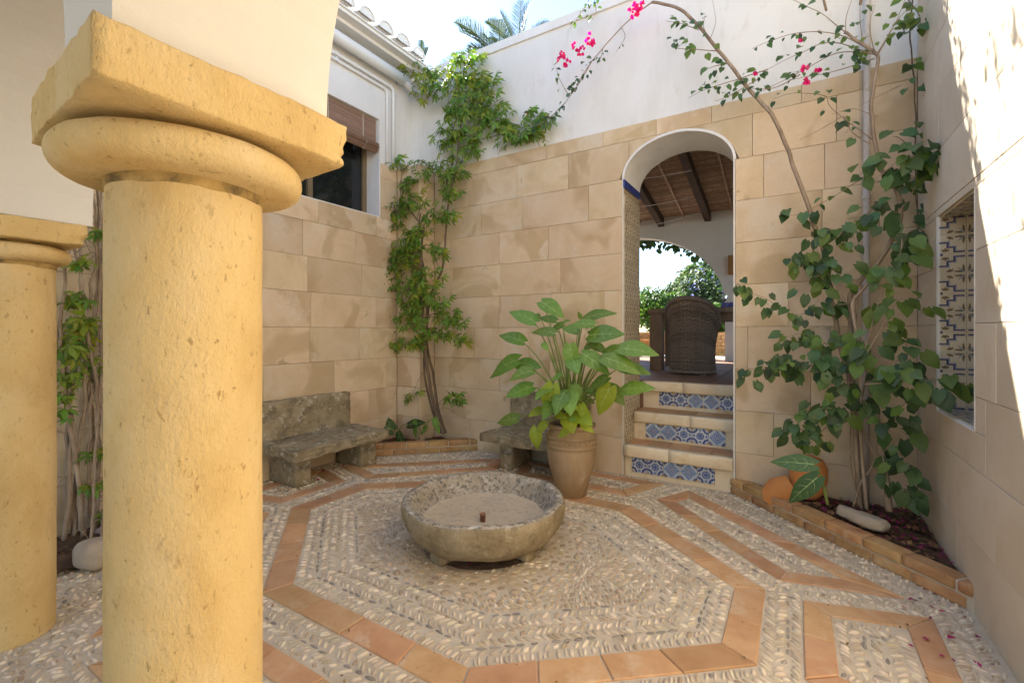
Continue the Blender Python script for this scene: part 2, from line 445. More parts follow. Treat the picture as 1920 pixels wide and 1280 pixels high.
def put(x, y, ang, L, W, kind=0, gap=.9, ends=True):
    ca, sa = math.cos(ang), math.sin(ang)
    if not free(x, y, W*.5): return
    if ends and not (free(x+ca*L*.36, y+sa*L*.36, .006) and free(x-ca*L*.36, y-sa*L*.36, .006)): return
    pts = [(x+ca*L*t, y+sa*L*t) for t in (-.36,-.12,.12,.36)]
    for (px, py) in pts:
        gx, gy = int(px//.04), int(py//.04)
        for i in (-1,0,1):
            for j in (-1,0,1):
                for (qx, qy, qw) in grid.get((gx+i, gy+j), ()):
                    if math.hypot(px-qx, py-qy) < (W+qw)*.5*gap: return
    for (px, py) in pts:
        grid.setdefault((int(px//.04), int(py//.04)), []).append((px, py, W))
    PEB.append((x, y, ang, L, W, kind))
def row(poly, d, slant, L=.053, W=.0175, step=.0192, kind=0, closed=True, prob=1.0):
    q = inset(poly, d)
    k = len(q)
    for i in range(k if closed else k-1):
        a, b = Vector(q[i]), Vector(q[(i+1) % k])
        l = (b-a).length
        if l < 1e-4: continue
        t = (b-a)/l
        if t.dot(Vector(poly[(i+1) % k])-Vector(poly[i])) < 0: continue
        an = math.atan2(t.y, t.x)
        n = int(l/step)
        for s in range(n):
            if rnd.random() > prob: continue
            p = a + t*(s+.5+rnd.uniform(-.15,.15))*step
            put(p.x+rnd.uniform(-.004,.004), p.y+rnd.uniform(-.004,.004), an+R(slant+rnd.uniform(-11,11)), L*rnd.uniform(.72,1.15), W*rnd.uniform(.75,1.25), kind if rnd.random() < .93 else 2)
# inside the octagon
row(OCT, .029, 84); row(OCT, .076, 46)
row(OCT, .109, 0, L=.05, W=.014, step=.055, kind=1)
row(OCT, .142, -46); row(OCT, .188, 50)
row(OCT, .221, 0, L=.045, W=.014, step=.05, kind=2)
row(OCT, .254, -50); row(OCT, .30, 52)
row(OCT, .332, 0, L=.045, W=.014, step=.05, kind=1)
for r_, s_ in ((.625,.062),(.572,.05),(.52,.056),(.462,.054),(.41,.054)):
    n = int(2*math.pi*r_/s_)
    for i in range(n):
        a = 2*math.pi*i/n
        put(C0.x+r_*math.cos(a), C0.y+r_*math.sin(a), a+math.pi/2+rnd.uniform(-.3,.3), .056, .042, 2 if r_ > .6 else 3, ends=False)
fld = inset(OCT, .345)
yy = C0.y-1
while yy < C0.y+1:
    xx = C0.x-1.6
    while xx < C0.x+1.6:
        x, y = xx+rnd.uniform(-.006,.006), yy+rnd.uniform(-.006,.006)
        if poly_sd(fld, x, y) > 0.012:
            dx, dy = x-C0.x, y-C0.y
            th = math.atan2(dy, dx); r_ = math.hypot(dx, dy)
            sec = math.sin(2*th)
            a = th + math.pi/2 + 1.15*math.sin(9*r_ + 3*abs(math.cos(th))) * (1 if sec > 0 else -1)
            put(x, y, a+rnd.uniform(-.2,.2), rnd.uniform(.034,.048), rnd.uniform(.0145,.0185), 2 if rnd.random() < .75 else 0, gap=.86, ends=False)
        xx += .0098
    yy += .0098
# between the bands
row(OUT, -.03, 62); row(OUT, -.076, -58); row(OUT, -.107, 0, L=.05, W=.014, step=.06, kind=1); row(OUT, -.138, 50)
for k in range(len(INN)):
    q = INN[k]
    row(q, .031, 60); row(q, .078, -55); row(q, .112, 0, L=.05, W=.016, step=.06, kind=1); row(q, .145, 50); row(q, .19, -50)
for p in PANELS:
    row(p, -.03, -60); row(p, -.077, 55); row(p, -.124, -55)
kr = [(-.52,4.36),(.76,3.08)]
for d, s in ((.035,-58),(.083,56),(.131,-58)):
    for (a, b) in (((-.42,4.36),(.76,3.18)), ((-3.1,4.36),(-4.2,3.26)), ((.76,4.3),(.76,.1)), ((-4.2,.1),(-4.2,4.3)), ((.7,4.36),(-4.2,4.36))):
        a, b = Vector(a), Vector(b)
        t = (b-a).normalized(); nn = Vector((-t.y, t.x))
        if nn.dot(C0-a) < 0: nn = -nn
        l = (b-a).length
        an = math.atan2(t.y, t.x)
        for i in range(int(l/.0195)):
            p = a+t*(i+.5)*.0195+nn*d
            put(p.x, p.y, an+R(s+rnd.uniform(-12,12)), .053*rnd.uniform(.8,1.1), .0175*rnd.uniform(.85,1.15), 0)
# gaps are filled with whatever fits
for i in range(70000):
    x, y = rnd.uniform(XL, XR), rnd.uniform(.1, YB)
    if poly_sd(OUT, x, y) > 0: continue
    put(x, y, rnd.uniform(0, 6.28), rnd.uniform(.024,.045), rnd.uniform(.012,.018), rnd.choices((0,2,1),(6,3,1))[0], gap=.9)
def peb_mesh(nm, L, W, H, seed):
    rr = random.Random(seed)
    vs_ = []; n = 8
    lv = [(1.0,-.2),(.90,.45),(.55,.86)]
    for (s, z) in lv:
        for a in range(n):
            w = 2*math.pi*a/n
            e = 1+rr.uniform(-.06,.06)
            vs_.append((L/2*math.cos(w)*s*e, W/2*math.sin(w)*s*e, z*H))
    vs_.append((0,0,H))
    fs = []
    for i in range(len(lv)-1):
        for a in range(n):
            b = (a+1) % n
            fs.append((i*n+a, i*n+b, (i+1)*n+b, (i+1)*n+a))
    for a in range(n): fs.append(((len(lv)-1)*n+a, (len(lv)-1)*n+(a+1) % n, len(vs_)-1))
    return vs_, fs
PV = [peb_mesh('pebble', 1, 1, 1, s) for s in range(6)]
fwd = Vector((-math.sin(R(31.6)), math.cos(R(31.6)))); rgt = Vector((fwd.y, -fwd.x))
def rank(p):
    v = Vector(p[:2]); d = v.dot(fwd); u = v.dot(rgt)
    if d < .5: return 0
    k = u/d; h = 1.4/d
    if k < -.50 or k > 1.08 or h > .755: return 0
    return p[3]*p[4]/d**2*(1.4/d)
order = sorted(range(len(PEB)), key=lambda i: -rank(PEB[i]))
single = set(order[:300])
pmesh = {}
stuff = [MB(), MB(), MB()]
pm = [M['pebble'], M['dark_pebble'], M['brown_pebble']]
for i, (x, y, a, L, W, kd) in enumerate(PEB):
    H = W*rnd.uniform(.42,.58)*(.75 if kd else 1)
    if kd == 3: H = .006; kd = 2
    tilt = Matrix.Rotation(rnd.uniform(-.12,.12), 4, 'Y')
    mt = Matrix.Translation((x, y, .001)) @ Matrix.Rotation(a, 4, 'Z') @ tilt @ Matrix.Diagonal((L, W, H, 1))
    vi = i % 6
    if i in single:
        if (vi, kd) not in pmesh:
            b_ = MB(); b_.add(*PV[vi]); pmesh[(vi, kd)] = b_.mesh('pebble', pm[kd], True)
        inst('pebble', pmesh[(vi, kd)], mt, floor)
    else:
        stuff[kd].add([mt @ Vector(v) for v in PV[vi][0]], PV[vi][1])
for s_, m_ in zip(stuff, pm):
    tag(s_.build('pebble_paving', m_, floor, True), kind='stuff')
print('pebbles', len(PEB))
# sandy saucer under the basin
sa = MB()
sa.lathe([(.61,.0005),(.58,.003),(.50,.001),(.44,.001),(.40,.004)], (C0.x, C0.y, .0015), 48, wob=.003)
tag(sa.build('mortar_saucer', M['mortar'], floor, True))

dk = MB(); dk.lathe([(.372,.004),(.35,.006),(.2,.004),(.01,.004)], (C0.x,C0.y,.002), 40, wob=.006)  # flat dark disc, its colour stands in for the shaded hollow under the bowl
tag(dk.build('dark_gap_disc', M['soil'], floor, True))
# ------------------------------------------------------------------ stone facing
def subtract(rects, hole):
    out = []
    hx0, hx1, hz0, hz1 = hole
    for (x0, x1, z0, z1) in rects:
        if x1 <= hx0 or x0 >= hx1 or z1 <= hz0 or z0 >= hz1: out.append((x0,x1,z0,z1)); continue
        if z0 < hz0: out.append((x0,x1,z0,hz0))
        if z1 > hz1: out.append((x0,x1,hz1,z1))
        za, zb = max(z0,hz0), min(z1,hz1)
        if x0 < hx0: out.append((x0,hx0,za,zb))
        if x1 > hx1: out.append((hx1,x1,za,zb))
    return out
def courses(a0, a1, ztop, seed, z_start=0.0, lens=(.5,.78)):
    rr = random.Random(seed); out = []
    z = z_start; k = 0
    while z < ztop-.01:
        z1 = min(z+CO, ztop)
        x = a0 - rr.uniform(0, .4)
        while x < a1-.01:
            x1 = x + rr.uniform(*lens)
            if a1-x1 < .16: x1 = a1
            xa, xb = max(x, a0), min(x1, a1)
            if xb-xa > .02: out.append((xa, xb, z, z1))
            x = x1
        z = z1; k += 1
    return out
def lay(rects, o, u, n, parent, material, gap=.0012, depth=.04, ch=.0018):
    for (x0, x1, z0, z1) in rects:
        if x1-x0 < .015 or z1-z0 < .015: continue
        m = MB()
        m.prism([(x0+gap,z0+gap),(x1-gap,z0+gap),(x1-gap,z1-gap),(x0+gap,z1-gap)], Vector(o)+Vector(n)*rnd.uniform(-.0012,.0018), u, (0,0,1), n, depth, ch, back=False)
        m.build('stone_block', material, parent)

# ---- back wall with the arched doorway
bw = thing('courtyard_wall', (DC, YB, 0), 'tan sandstone block wall pierced by the arched doorway, white plaster above', 'wall')
core = MB()
yf, yb = YB+.04, YB+.524
core.box(-4.9, DX0, yf, yb, -.2, ZS-.002)
core.box(DX1, 1.3, yf, yb, -.2, ZS-.002)
NA = 28
xs = [DC - DA*math.cos(math.pi*i/NA) for i in range(NA+1)]
def archz(x, e=0.0):
    q = 1-((x-DC)/(DA+e))**2
    return DZ + (DB+e)*math.sqrt(max(0, q))
for i in range(NA):
    a, b = xs[i], xs[i+1]
    za, zb = archz(a), archz(b)
    core.add([(a,yf,za),(b,yf,zb),(b,yf,ZS-.002),(a,yf,ZS-.002)], [(0,1,2,3)])
    core.add([(a,yb,za),(b,yb,zb),(b,yb,ZS-.002),(a,yb,ZS-.002)], [(3,2,1,0)])
    core.add([(a,yf,za),(b,yf,zb),(b,yb,zb),(a,yb,za)], [(3,2,1,0)])
core.build('wall_core', M['joint'], bw)
up = MB()
up.box(-4.9, 1.3, YB+.010, yb, ZS, 4.585)
up.build('plaster_upper', M['plaster'], bw)
cp = MB(); cp.box(-4.9, 1.3, YB-.012, yb+.03, 4.585, 4.68)
cp.build('coping', M['plaster'], bw)
lin = MB()      # plastered arch lining
for i in range(NA):
    a, b = xs[i], xs[i+1]
    def pt(x, e, y):
        c = (x-DC)/DA
        s = math.sqrt(max(0, 1-c*c))
        w = noise.noise(Vector((x*9, y*9, e*30)))*.004
        return (DC+(DA+e)*c, y, DZ+(DB+e)*s+w)
    y0, y1 = YB-.005, YB+.53
    ys = [y0+(y1-y0)*k/5 for k in range(6)]
    for k in range(5):
        lin.add([pt(a,-.012,ys[k]),pt(b,-.012,ys[k]),pt(b,-.012,ys[k+1]),pt(a,-.012,ys[k+1])], [(3,2,1,0)])
    lin.add([pt(a,-.012,y0),pt(b,-.012,y0),pt(b,.010,y0),pt(a,.010,y0)], [(0,1,2,3)])
    lin.add([pt(a,.010,y0),pt(b,.010,y0),pt(b,.010,yf),pt(a,.010,yf)], [(0,1,2,3)])
    lin.add([pt(a,-.012,y1),pt(b,-.012,y1),pt(b,.010,y1),pt(a,.010,y1)], [(3,2,1,0)])
lin.build('arch_lining', M['plaster'], bw, True)
rj = MB(); rj.box(DX1-.012, DX1+.001, YB-.004, YB+.53, .0, DZ); rj.box(DX0-.004, DX0+.002, YB-.004, YB+.02, .0, DZ)
rj.build('jamb_plaster', M['cream'], bw)
cz = CO*8
rows_ = courses(-3.82, DX0-.003, cz, 3) + courses(DX1+.002, XR, cz, 5, lens=(.42,.75))
lay(rows_, (0,YB,0), (1,0,0), (0,-1,0), bw, M['stone'])
def arch_course(x0, x1, z0, z1):
    g_ = .0016
    pts = []
    n = 14
    for i in range(n+1):
        x = x0+g_+(x1-x0-2*g_)*i/n
        z = z0+g_
        if abs(x-DC) < DA+.012:
            z = max(z, archz(x, .012)+.001)
        pts.append((x, min(z, z1-g_-.004)))
    poly = pts + [(x1-g_, z1-g_), (x0+g_, z1-g_)]
    m = MB(); m.prism(poly, (0,YB,0), (1,0,0), (0,0,1), (0,-1,0), .04, .0016, back=False)
    m.build('stone_block', M['stone'], bw)
for (x0, x1) in ((-3.82,-3.3),(-3.3,-2.62),(-2.62,-2.0),(-2.0,-1.36),(-1.36,-.99),(-.99,-.30),(-.30,.28),(.28,XR)):
    arch_course(x0, x1, CO*8, CO*9)
lay([(a,b,CO*9,ZS) for a, b in ((-3.82,-3.5),(-3.5,-2.9),(-2.9,-2.25),(-2.25,-1.62),(-1.62,-1.1),(-1.1,-.62),(-.62,.05),(.05,XR))], (0,YB,0), (1,0,0), (0,-1,0), bw, M['stone'])

# decorated tiles on the left reveal
def star_tile(s, kind):
    """a square glazed tile in its own x,z plane facing -y, prints as thin glaze on the face"""
    m = MB(); h = s/2-.0008
    m.prism([(-h,-h),(h,-h),(h,h),(-h,h)], (0,0,0), (1,0,0), (0,0,1), (0,-1,0), .01, .001, 0, back=False)
    def P(pts, mi, lift):
        m.add([(x*s, -lift, z*s) for x, z in pts], [tuple(range(len(pts)))], mi)
    def ring(r0, r1, mi, lift, n=20):
        for i in range(n):
            a, b = 2*math.pi*i/n, 2*math.pi*(i+1)/n
            P([(r0*math.cos(a),r0*math.sin(a)),(r1*math.cos(a),r1*math.sin(a)),(r1*math.cos(b),r1*math.sin(b)),(r0*math.cos(b),r0*math.sin(b))], mi, lift)
    def disc(cx, cz_, r, mi, lift, n=10, a0=0):
        P([(cx+r*math.cos(a0+2*math.pi*i/n), cz_+r*math.sin(a0+2*math.pi*i/n)) for i in range(n)], mi, lift)
    def petal(cx, cz_, ang, l, w, mi, lift):
        ca, sa_ = math.cos(ang), math.sin(ang)
        pts = [(0,0),(l*.35,-w),(l*.75,-w*.7),(l,0),(l*.75,w*.7),(l*.35,w)]
        P([(cx+x*ca-z*sa_, cz_+x*sa_+z*ca) for x, z in pts], mi, lift)
    if kind == 'azulejo':       # slots: 0 white 1 blue 2 light blue 3 yellow
        for sx in (-1,1):
            for sz in (-1,1):
                q = [(sx*.49,sz*.49),(sx*.49,sz*.13),(sx*.36,sz*.17),(sx*.24,sz*.24),(sx*.17,sz*.36),(sx*.13,sz*.49)]
                P(q if sx*sz > 0 else q[::-1], 1, .0004)
                a0 = math.atan2(sz, sx)
                for da in (-.55, 0, .55): petal(sx*.47, sz*.47, a0+math.pi+da, .25, .045, 0, .0007)
                disc(sx*.43, sz*.43, .05, 3, .0009)
        for k in range(4):
            a = math.pi/2*k
            petal(math.cos(a)*.47, math.sin(a)*.47, a+math.pi, .17, .05, 2, .0005)
            petal(math.cos(a)*.33, math.sin(a)*.33, a+.9, .12, .03, 1, .0006); petal(math.cos(a)*.33, math.sin(a)*.33, a-.9, .12, .03, 1, .0006)
        ring(.20, .235, 1, .0005); ring(.0, .20, 2, .0004)
        for k in range(12): petal(0, 0, math.pi/6*k, .19, .022, 1 if k % 2 else 0, .0007)
        ring(.075, .10, 1, .0009); disc(0, 0, .05, 1, .001)
    elif kind == 'azulejo2':
        ring(.0, .49*.98, 2, .0003, 4)
        for sx in (-1,1):
            for sz in (-1,1):
                a0 = math.atan2(sz, sx)
                for da in (-.6,-.2,.2,.6): petal(sx*.49, sz*.49, a0+math.pi+da, .27, .035, 1, .0005)
                disc(sx*.45, sz*.45, .06, 3, .0008)
        for k in range(8): petal(0, 0, math.pi/4*k+.2, .33, .06, 0, .0006)
        for k in range(8): petal(math.cos(math.pi/4*k+.2)*.1, math.sin(math.pi/4*k+.2)*.1, math.pi/4*k+.2, .18, .03, 1, .0008)
        ring(.10, .13, 1, .0009); disc(0, 0, .07, 2, .001)
    elif kind == 'jamb':        # 0 cream 1 brown
        for sx in (-1,1):
            P([(sx*.5-.0, -.5),(sx*.47,-.5),(sx*.47,.5),(sx*.5,.5)][::(1 if sx < 0 else -1)], 1, .0004)
        for sz in (-1,1):
            P([(-.30,sz*.30-.022),(.30,sz*.30-.022),(.30,sz*.30+.022),(-.30,sz*.30+.022)], 1, .0004)
            disc(-.28, sz*.42, .07, 1, .0005); disc(.28, sz*.42, .07, 1, .0005)
        P([(-.03,-.30),(.03,-.30),(.03,.30),(-.03,.30)], 1, .0005)
        for k in (-1,1):
            petal(0, 0, math.pi/2-k*1.57, .22, .07, 1, .0006)
    elif kind == 'niche':       # 0 cream 1 blue 2 brown 3 light blue
        st = [(-.5,.10),(-.22,.10),(-.22,-.14),(.04,-.14),(.04,-.38),(.40,-.38)]
        for i in range(len(st)-1):
            (x0,z0),(x1,z1) = st[i], st[i+1]
            w = .04
            P([(min(x0,x1)-w,min(z0,z1)-w),(max(x0,x1)+w,min(z0,z1)-w),(max(x0,x1)+w,max(z0,z1)+w),(min(x0,x1)-w,max(z0,z1)+w)], 1, .0004+i*.00002)
            P([(min(x0,x1)-w+.05,min(z0,z1)+.03+w),(max(x0,x1)+w+.05,min(z0,z1)+.03+w),(max(x0,x1)+w+.05,max(z0,z1)+.05+w),(min(x0,x1)-w+.05,max(z0,z1)+.05+w)], 3, .0003+i*.00002)
        petal(.46, .40, R(183), .46, .055, 2, .0006); petal(.44, .44, R(225), .40, .04, 3, .0007); petal(.40,.46, R(267), .46, .055, 2, .0006)
        for k in range(3): petal(-.30, -.36, R(40+50*k), .20, .055, 2, .0006)
        for k in range(3): petal(-.10, .40, R(200+50*k), .18, .05, 2, .0006)
        P([(-.5,-.5),(-.40,-.5),(-.40,-.44),(-.5,-.44)], 1, .0007)
    return m
M['tile_pale_blue'] = mat('pale_blue_white_glaze', [(.44,.48,.54),(.50,.53,.57)], 20, 4, .25, .5, [(30,.08,.002)], rand=.12)
M['tile_navy'] = mat('worn_navy_glaze', [(.03,.035,.11),(.065,.07,.17)], 40, 4, .35, .5, rand=.3)
M['tile_grey_blue'] = mat('grey_blue_glaze', [(.23,.25,.30),(.30,.31,.35)], 30, 4, .35, .5, rand=.2)
azm = [M['tile_pale_blue'], M['tile_blue'], M['tile_lblue'], M['tile_yellow']]
az1 = star_tile(.146, 'azulejo').mesh('riser_tile', azm)
az2 = star_tile(.146, 'azulejo2').mesh('riser_tile', azm)
jt = star_tile(.13, 'jamb').mesh('reveal_tile', [M['tile_cream'], M['tile_brown']])
nm_ = star_tile(.12, 'niche').mesh('niche_tile', [M['tile_cream'], M['tile_navy'], M['tile_brown'], M['tile_grey_blue']])
toX = Matrix.Rotation(R(90), 4, 'Z')            # -y face turned to +x
for i in range(4):
    for j in range(22):
        z = .0+.065+.13*j
        if z > 2.79: continue
        inst('reveal_tile', jt, Matrix.Translation((DX0+.0125, YB+.005+.065+.13*i, z)) @ toX, bw)
b_ = MB(); b_.box(DX0+.001, DX0+.018, YB-.003, YB+.528, 2.796, 2.868)
b_.build('blue_band', M['tile_blue'], bw)

# ---- steps in the doorway
steps = thing('doorstep', (DC, YB, 0), 'three pale steps with blue patterned tile risers rising through the arch', 'steps')
TR = [(YB-.03, .30), (YB+.29, .575), (YB+.60, .86)]
x0s, x1s = DX0+.016, DX1-.014
body = MB()
body.box(x0s, x1s, YB+.02, YB+.32, -.1, .285)
body.box(x0s, x1s, YB+.32, YB+.66, -.1, .56)
body.box(x0s, x1s, YB+.652, YB+.70, .5, .76)
body.build('step_body', M['nosing'], steps)
for k, (y, z) in enumerate(TR):
    # rounded nosing in pieces, tread tiles behind
    cuts = [x0s, x0s+.42, x1s] if k != 1 else [x0s, x0s+.55, x1s]
    for i in range(len(cuts)-1):
        a, b = cuts[i]+.002, cuts[i+1]-.002
        m = MB()
        prof = [(0.10,0),(0.012,0),(0.003,-.006),(0,-.02),(0,-.095),(.006,-.105),(.10,-.105)]
        ring_ = [(y+p, z+q) for p, q in prof]
        n = len(ring_)
        segx = [a+(b-a)*t/8 for t in range(9)]
        vs_ = [(x, py+noise.noise(Vector((x*7, py*9, k*3)))*.004, pz+noise.noise(Vector((x*6, pz*9, k*5)))*.004) for x in segx for (py, pz) in ring_]
        fs = []
        for s in range(8):
            for q in range(n):
                q2 = (q+1) % n
                fs.append((s*n+q, (s+1)*n+q, (s+1)*n+q2, s*n+q2))
        fs.append(tuple(range(n))); fs.append(tuple(range(9*n-1, 8*n-1, -1)))
        m.add(vs_, fs); m.build('step_nosing', M['nosing'], steps, True)
    if k < 2:
        n = 5
        for i in range(n):
            a = x0s+(x1s-x0s)*i/n+.002; b = x0s+(x1s-x0s)*(i+1)/n-.002
            m = MB(); m.prism([(a,y+.103),(b,y+.103),(b,TR[k+1][0]+.03),(a,TR[k+1][0]+.03)], (0,0,z-.001), (1,0,0), (0,1,0), (0,0,1), .03, .002)
            m.build('tread_tile', M['terracotta'], steps)
xt = [DX0+.085, DX0+.135, DX0+.185]
for k, (y, z) in enumerate(TR):
    yy_ = (YB+.02 if k == 0 else YB+.32 if k == 1 else YB+.66) - .011
    zc = z-.105-.073-.003
    for i in range(5):
        o = inst('riser_tile', (az1, az2)[(i*2+k*3+i//2) % 2], Matrix.Translation((xt[k]+.073+.1485*i, yy_, zc)) @ Matrix.Rotation(rnd.choice((0,math.pi/2,math.pi)), 4, 'Y'), steps)

# ---- terrace behind the arch
ter = MB(); ter.box(-9, 6, YB+.66, 10.6, -.3, .845)
ter = ter.build('terrace_floor', M['terrace_tile']); tag(ter, kind='structure')
for i in range(11):
    for j in range(9):
        x, y = -2.6+.31*i, YB+.71+.31*j
        m = MB(); m.prism([(x+.003,y+.003),(x+.307,y+.003),(x+.307,y+.307),(x+.003,y+.307)], (0,0,.86+rnd.uniform(-.001,.001)), (1,0,0), (0,1,0), (0,0,1), .014, .003, back=False)
        m.build('floor_tile', M['terrace_tile'], ter)
gp = MB(); gp.box(-40, 30, 10.6, 60, -.3, .84)
tag(gp.build('garden_ground', M['garden']), kind='structure')
pv = MB(); pv.box(-9, 6, 9.62, 10.55, .8, .862)
tag(pv.build('garden_path', M['path']), kind='structure')

fwall = thing('terrace_wall', (-2.9, 9.2, .86), 'shaded plaster wall at the far end of the terrace with a wide arch', 'wall')
FC, FA, FZ, FB = -2.9, 1.82, 1.9, 1.38
m = MB()
m.box(FC+FA, 4, 9.2, 9.5, .5, 3.75); m.box(-9, FC-FA, 9.2, 9.5, .5, 3.75)
NA2 = 32
fx = [FC - FA*math.cos(math.pi*i/NA2) for i in range(NA2+1)]
fz = lambda x: FZ+FB*math.sqrt(max(0, 1-((x-FC)/FA)**2))
for i in range(NA2):
    a, b = fx[i], fx[i+1]
    m.add([(a,9.2,fz(a)),(b,9.2,fz(b)),(b,9.2,3.75),(a,9.2,3.75)], [(0,1,2,3)])
    m.add([(a,9.5,fz(a)),(b,9.5,fz(b)),(b,9.5,3.75),(a,9.5,3.75)], [(3,2,1,0)])
    m.add([(a,9.2,fz(a)),(b,9.2,fz(b)),(b,9.5,fz(b)),(a,9.5,fz(a))], [(3,2,1,0)])
    m.add([(a,9.2,3.75),(b,9.2,3.75),(b,9.5,3.75),(a,9.5,3.75)], [(0,1,2,3)])
m.build('arched_wall', M['cream'], fwall)
sw = MB(); sw.box(4, 4.3, 4.9, 9.5, .5, 4.9); sw.box(-9.3, -9, 4.9, 9.5, .5, 4.9)
sw = sw.build('terrace_side_wall', M['plaster']); tag(sw, 'plain white side walls closing the terrace off', 'wall')
sh = MB(); sh.box(-1.02, -.62, 9.10, 9.198, 2.42, 2.76)
tag(sh.build('wooden_wall_box', M['gold_wood']), 'honey coloured wooden box fixed to the terrace wall right of the far arch', 'wall box')

roof = thing('reed_roof', (-1.5, 7, 3.4), 'sloping terrace roof of reed matting on dark beams, seen through the arch', 'roof')
def rz(y): return 4.50-.210*(y-4.9)
for i in range(9):
    x = -4.77+.85*i
    b_ = MB()
    v = []
    for y in (4.89, 9.5):
        for dx, dz in ((-.055,-.16),(.055,-.16),(.055,0),(-.055,0)): v.append((x+dx, min(y,9.198) if False else y, rz(y)+dz))
    b_.add(v, [(0,1,2,3),(7,6,5,4),(0,4,5,1),(1,5,6,2),(2,6,7,3),(3,7,4,0)])
    b_.build('beam', M['dark_wood'], roof)
    t_ = MB(); t_.tube([(x+.425, 4.9+4.6*k/12, rz(4.9+4.6*k/12)-.012+.004*math.sin(k*2)) for k in range(13)], .02, 6)
    t_.build('cane_batten', M['reed'], roof)
rd = MB()
y = 4.9
while y < 9.6:
    z = rz(y)
    pts = []
    n = 14
    r0 = rnd.uniform(.008,.0125)
    for k in range(n+1):
        x = -5+9*k/n*.999
        pts.append((x, y+rnd.uniform(-.006,.006), z+.012+rnd.uniform(-.006,.006)))
    rd.tube(pts, [r0*rnd.uniform(.8,1.2) for _ in pts], 5)
    y += .0175
tag(rd.build('reed_mat', M['reed'], roof), kind='stuff')
cv = MB(); cv.add([(-9,4.9,rz(4.9)+.06),(4.3,4.9,rz(4.9)+.06),(4.3,9.9,rz(9.9)+.06),(-9,9.9,rz(9.9)+.06),(-9,4.9,rz(4.9)+.14),(4.3,4.9,rz(4.9)+.14),(4.3,9.9,rz(9.9)+.14),(-9,9.9,rz(9.9)+.14)],
    [(0,3,2,1),(4,5,6,7),(0,1,5,4),(1,2,6,5),(2,3,7,6),(3,0,4,7)])
cv.build('roof_deck', M['terracotta'], roof)
wr = MB()
for (a, b) in (((-2.6,6.4,3.62),(-1.3,7.2,3.78)),((-2.7,7.2,3.4),(-1.4,7.9,3.58)),((-2.9,8.0,3.2),(-1.4,8.4,3.42))):
    wr.tube([Vector(a).lerp(Vector(b), k/6)+Vector((0,0,-.05*math.sin(math.pi*k/6))) for k in range(7)], .005, 4)
tag(wr.build('ceiling_wire', M['white_metal']), 'thin pale wires slung across beneath the reed ceiling', 'wires')

# wicker chair
ch = thing('wicker_chair', (-1.14, 6.1, .86), 'dark brown wicker tub chair seen from behind through the arch', 'chair')
def chair_pt(a, t, off=0.0):
    """a in [-1,1] round the back, t in [0,1] up"""
    w = R(112)*a
    top = .93-.24*min(1.15, abs(a)/.8)**2.2
    z = .04+(top-.04)*t
    rx = .262+.04*t-.03*math.sin(math.pi*t)+off
    ry = .34+.06*t-.05*math.sin(math.pi*t)*.6+off
    return Vector((-1.10+rx*math.sin(w), 6.12-ry*math.cos(w)+.05, .86+z))
wv = MB()
NR = 40
for r_ in range(NR):
    t = (r_+.5)/NR
    n = 76
    wv.tube([chair_pt(-1+2*k/n, t, .008*(1 if (k//2+r_) % 2 else -1)) for k in range(n+1)], .0095, 4, cap=False)
tag(wv.build('woven_strands', M['wicker'], ch), kind='stuff')
st_ = MB()
for k in range(26): st_.tube([chair_pt(-1+2*k/25, q/10) for q in range(11)], .007, 5)
st_.build('upright_stakes', M['wicker'], ch)
rm = MB(); rm.tube([chair_pt(-1+2*k/40, 1.0)+Vector((0,0,.0)) for k in range(41)], .032, 8); rm.build('rolled_rim', M['wicker'], ch, True)
bs = MB(); bs.tube([chair_pt(-1+2*k/40, 0.0) for k in range(41)], .02, 6); bs.build('base_rail', M['wicker'], ch, True)
ln = MB()
for q in range(12):
    for k in range(40):
        a, b = -.985+1.97*k/40, -.985+1.97*(k+1)/40
        ln.add([chair_pt(a,q/12,-.014),chair_pt(b,q/12,-.014),chair_pt(b,(q+1)/12,-.014),chair_pt(a,(q+1)/12,-.014)], [(0,1,2,3)])
ln.build('back_lining', M['wicker'], ch, True)
cu = MB(); cu.box(-1.25, -.95, 6.0, 6.42, 1.24, 1.34); cu.build('seat_cushion', M['cushion'], ch)
fr_ = MB(); fr_.box(-1.30, -.90, 6.36, 6.44, .90, 1.24); fr_.build('front_panel', M['wicker'], ch)
for (x, y) in ((-1.26,5.94),(-.94,5.94),(-1.32,6.42),(-.88,6.42)):
    l_ = MB(); l_.box(x-.025,x+.025,y-.025,y+.025,.861,.93); l_.build('leg', M['wicker'], ch)

tb = thing('dining_table', (-.5, 6.9, .86), 'long grey brown timber dining table behind the wicker chair', 'table')
t_ = MB(); t_.box(-1.72, .9, 6.38, 7.45, 1.64, 1.70); t_.build('tabletop', M['table_wood'], tb)
ap = MB(); ap.box(-1.55, .75, 6.47, 6.51, 1.53, 1.638); ap.box(-1.55, .75, 7.32, 7.36, 1.53, 1.638); ap.build('apron', M['table_wood'], tb)
for (x, y) in ((-1.70,6.40),(-1.70,7.27),(.72,6.40),(.72,7.27)):
    l_ = MB(); l_.box(x, x+.16, y, y+.16, .861, 1.639); l_.build('leg', M['table_wood'], tb)
pd = MB(); pd.box(-.62, -.30, 7.05, 7.30, .861, 1.60); pd.box(-.66, -.26, 7.0, 7.34, .861, .92)
tag(pd.build('plinth', M['plaster']), 'white plinth under the dining table right of the wicker chair', 'plinth')
gp_ = [(.0,.0),(.033,.001),(.033,.004),(.004,.008),(.004,.085),(.02,.10),(.036,.135),(.030,.185)]
gl = MB(); gl.lathe(gp_, (0,0,0), 14)
gm = gl.mesh('wine_glass', M['clear'], True)
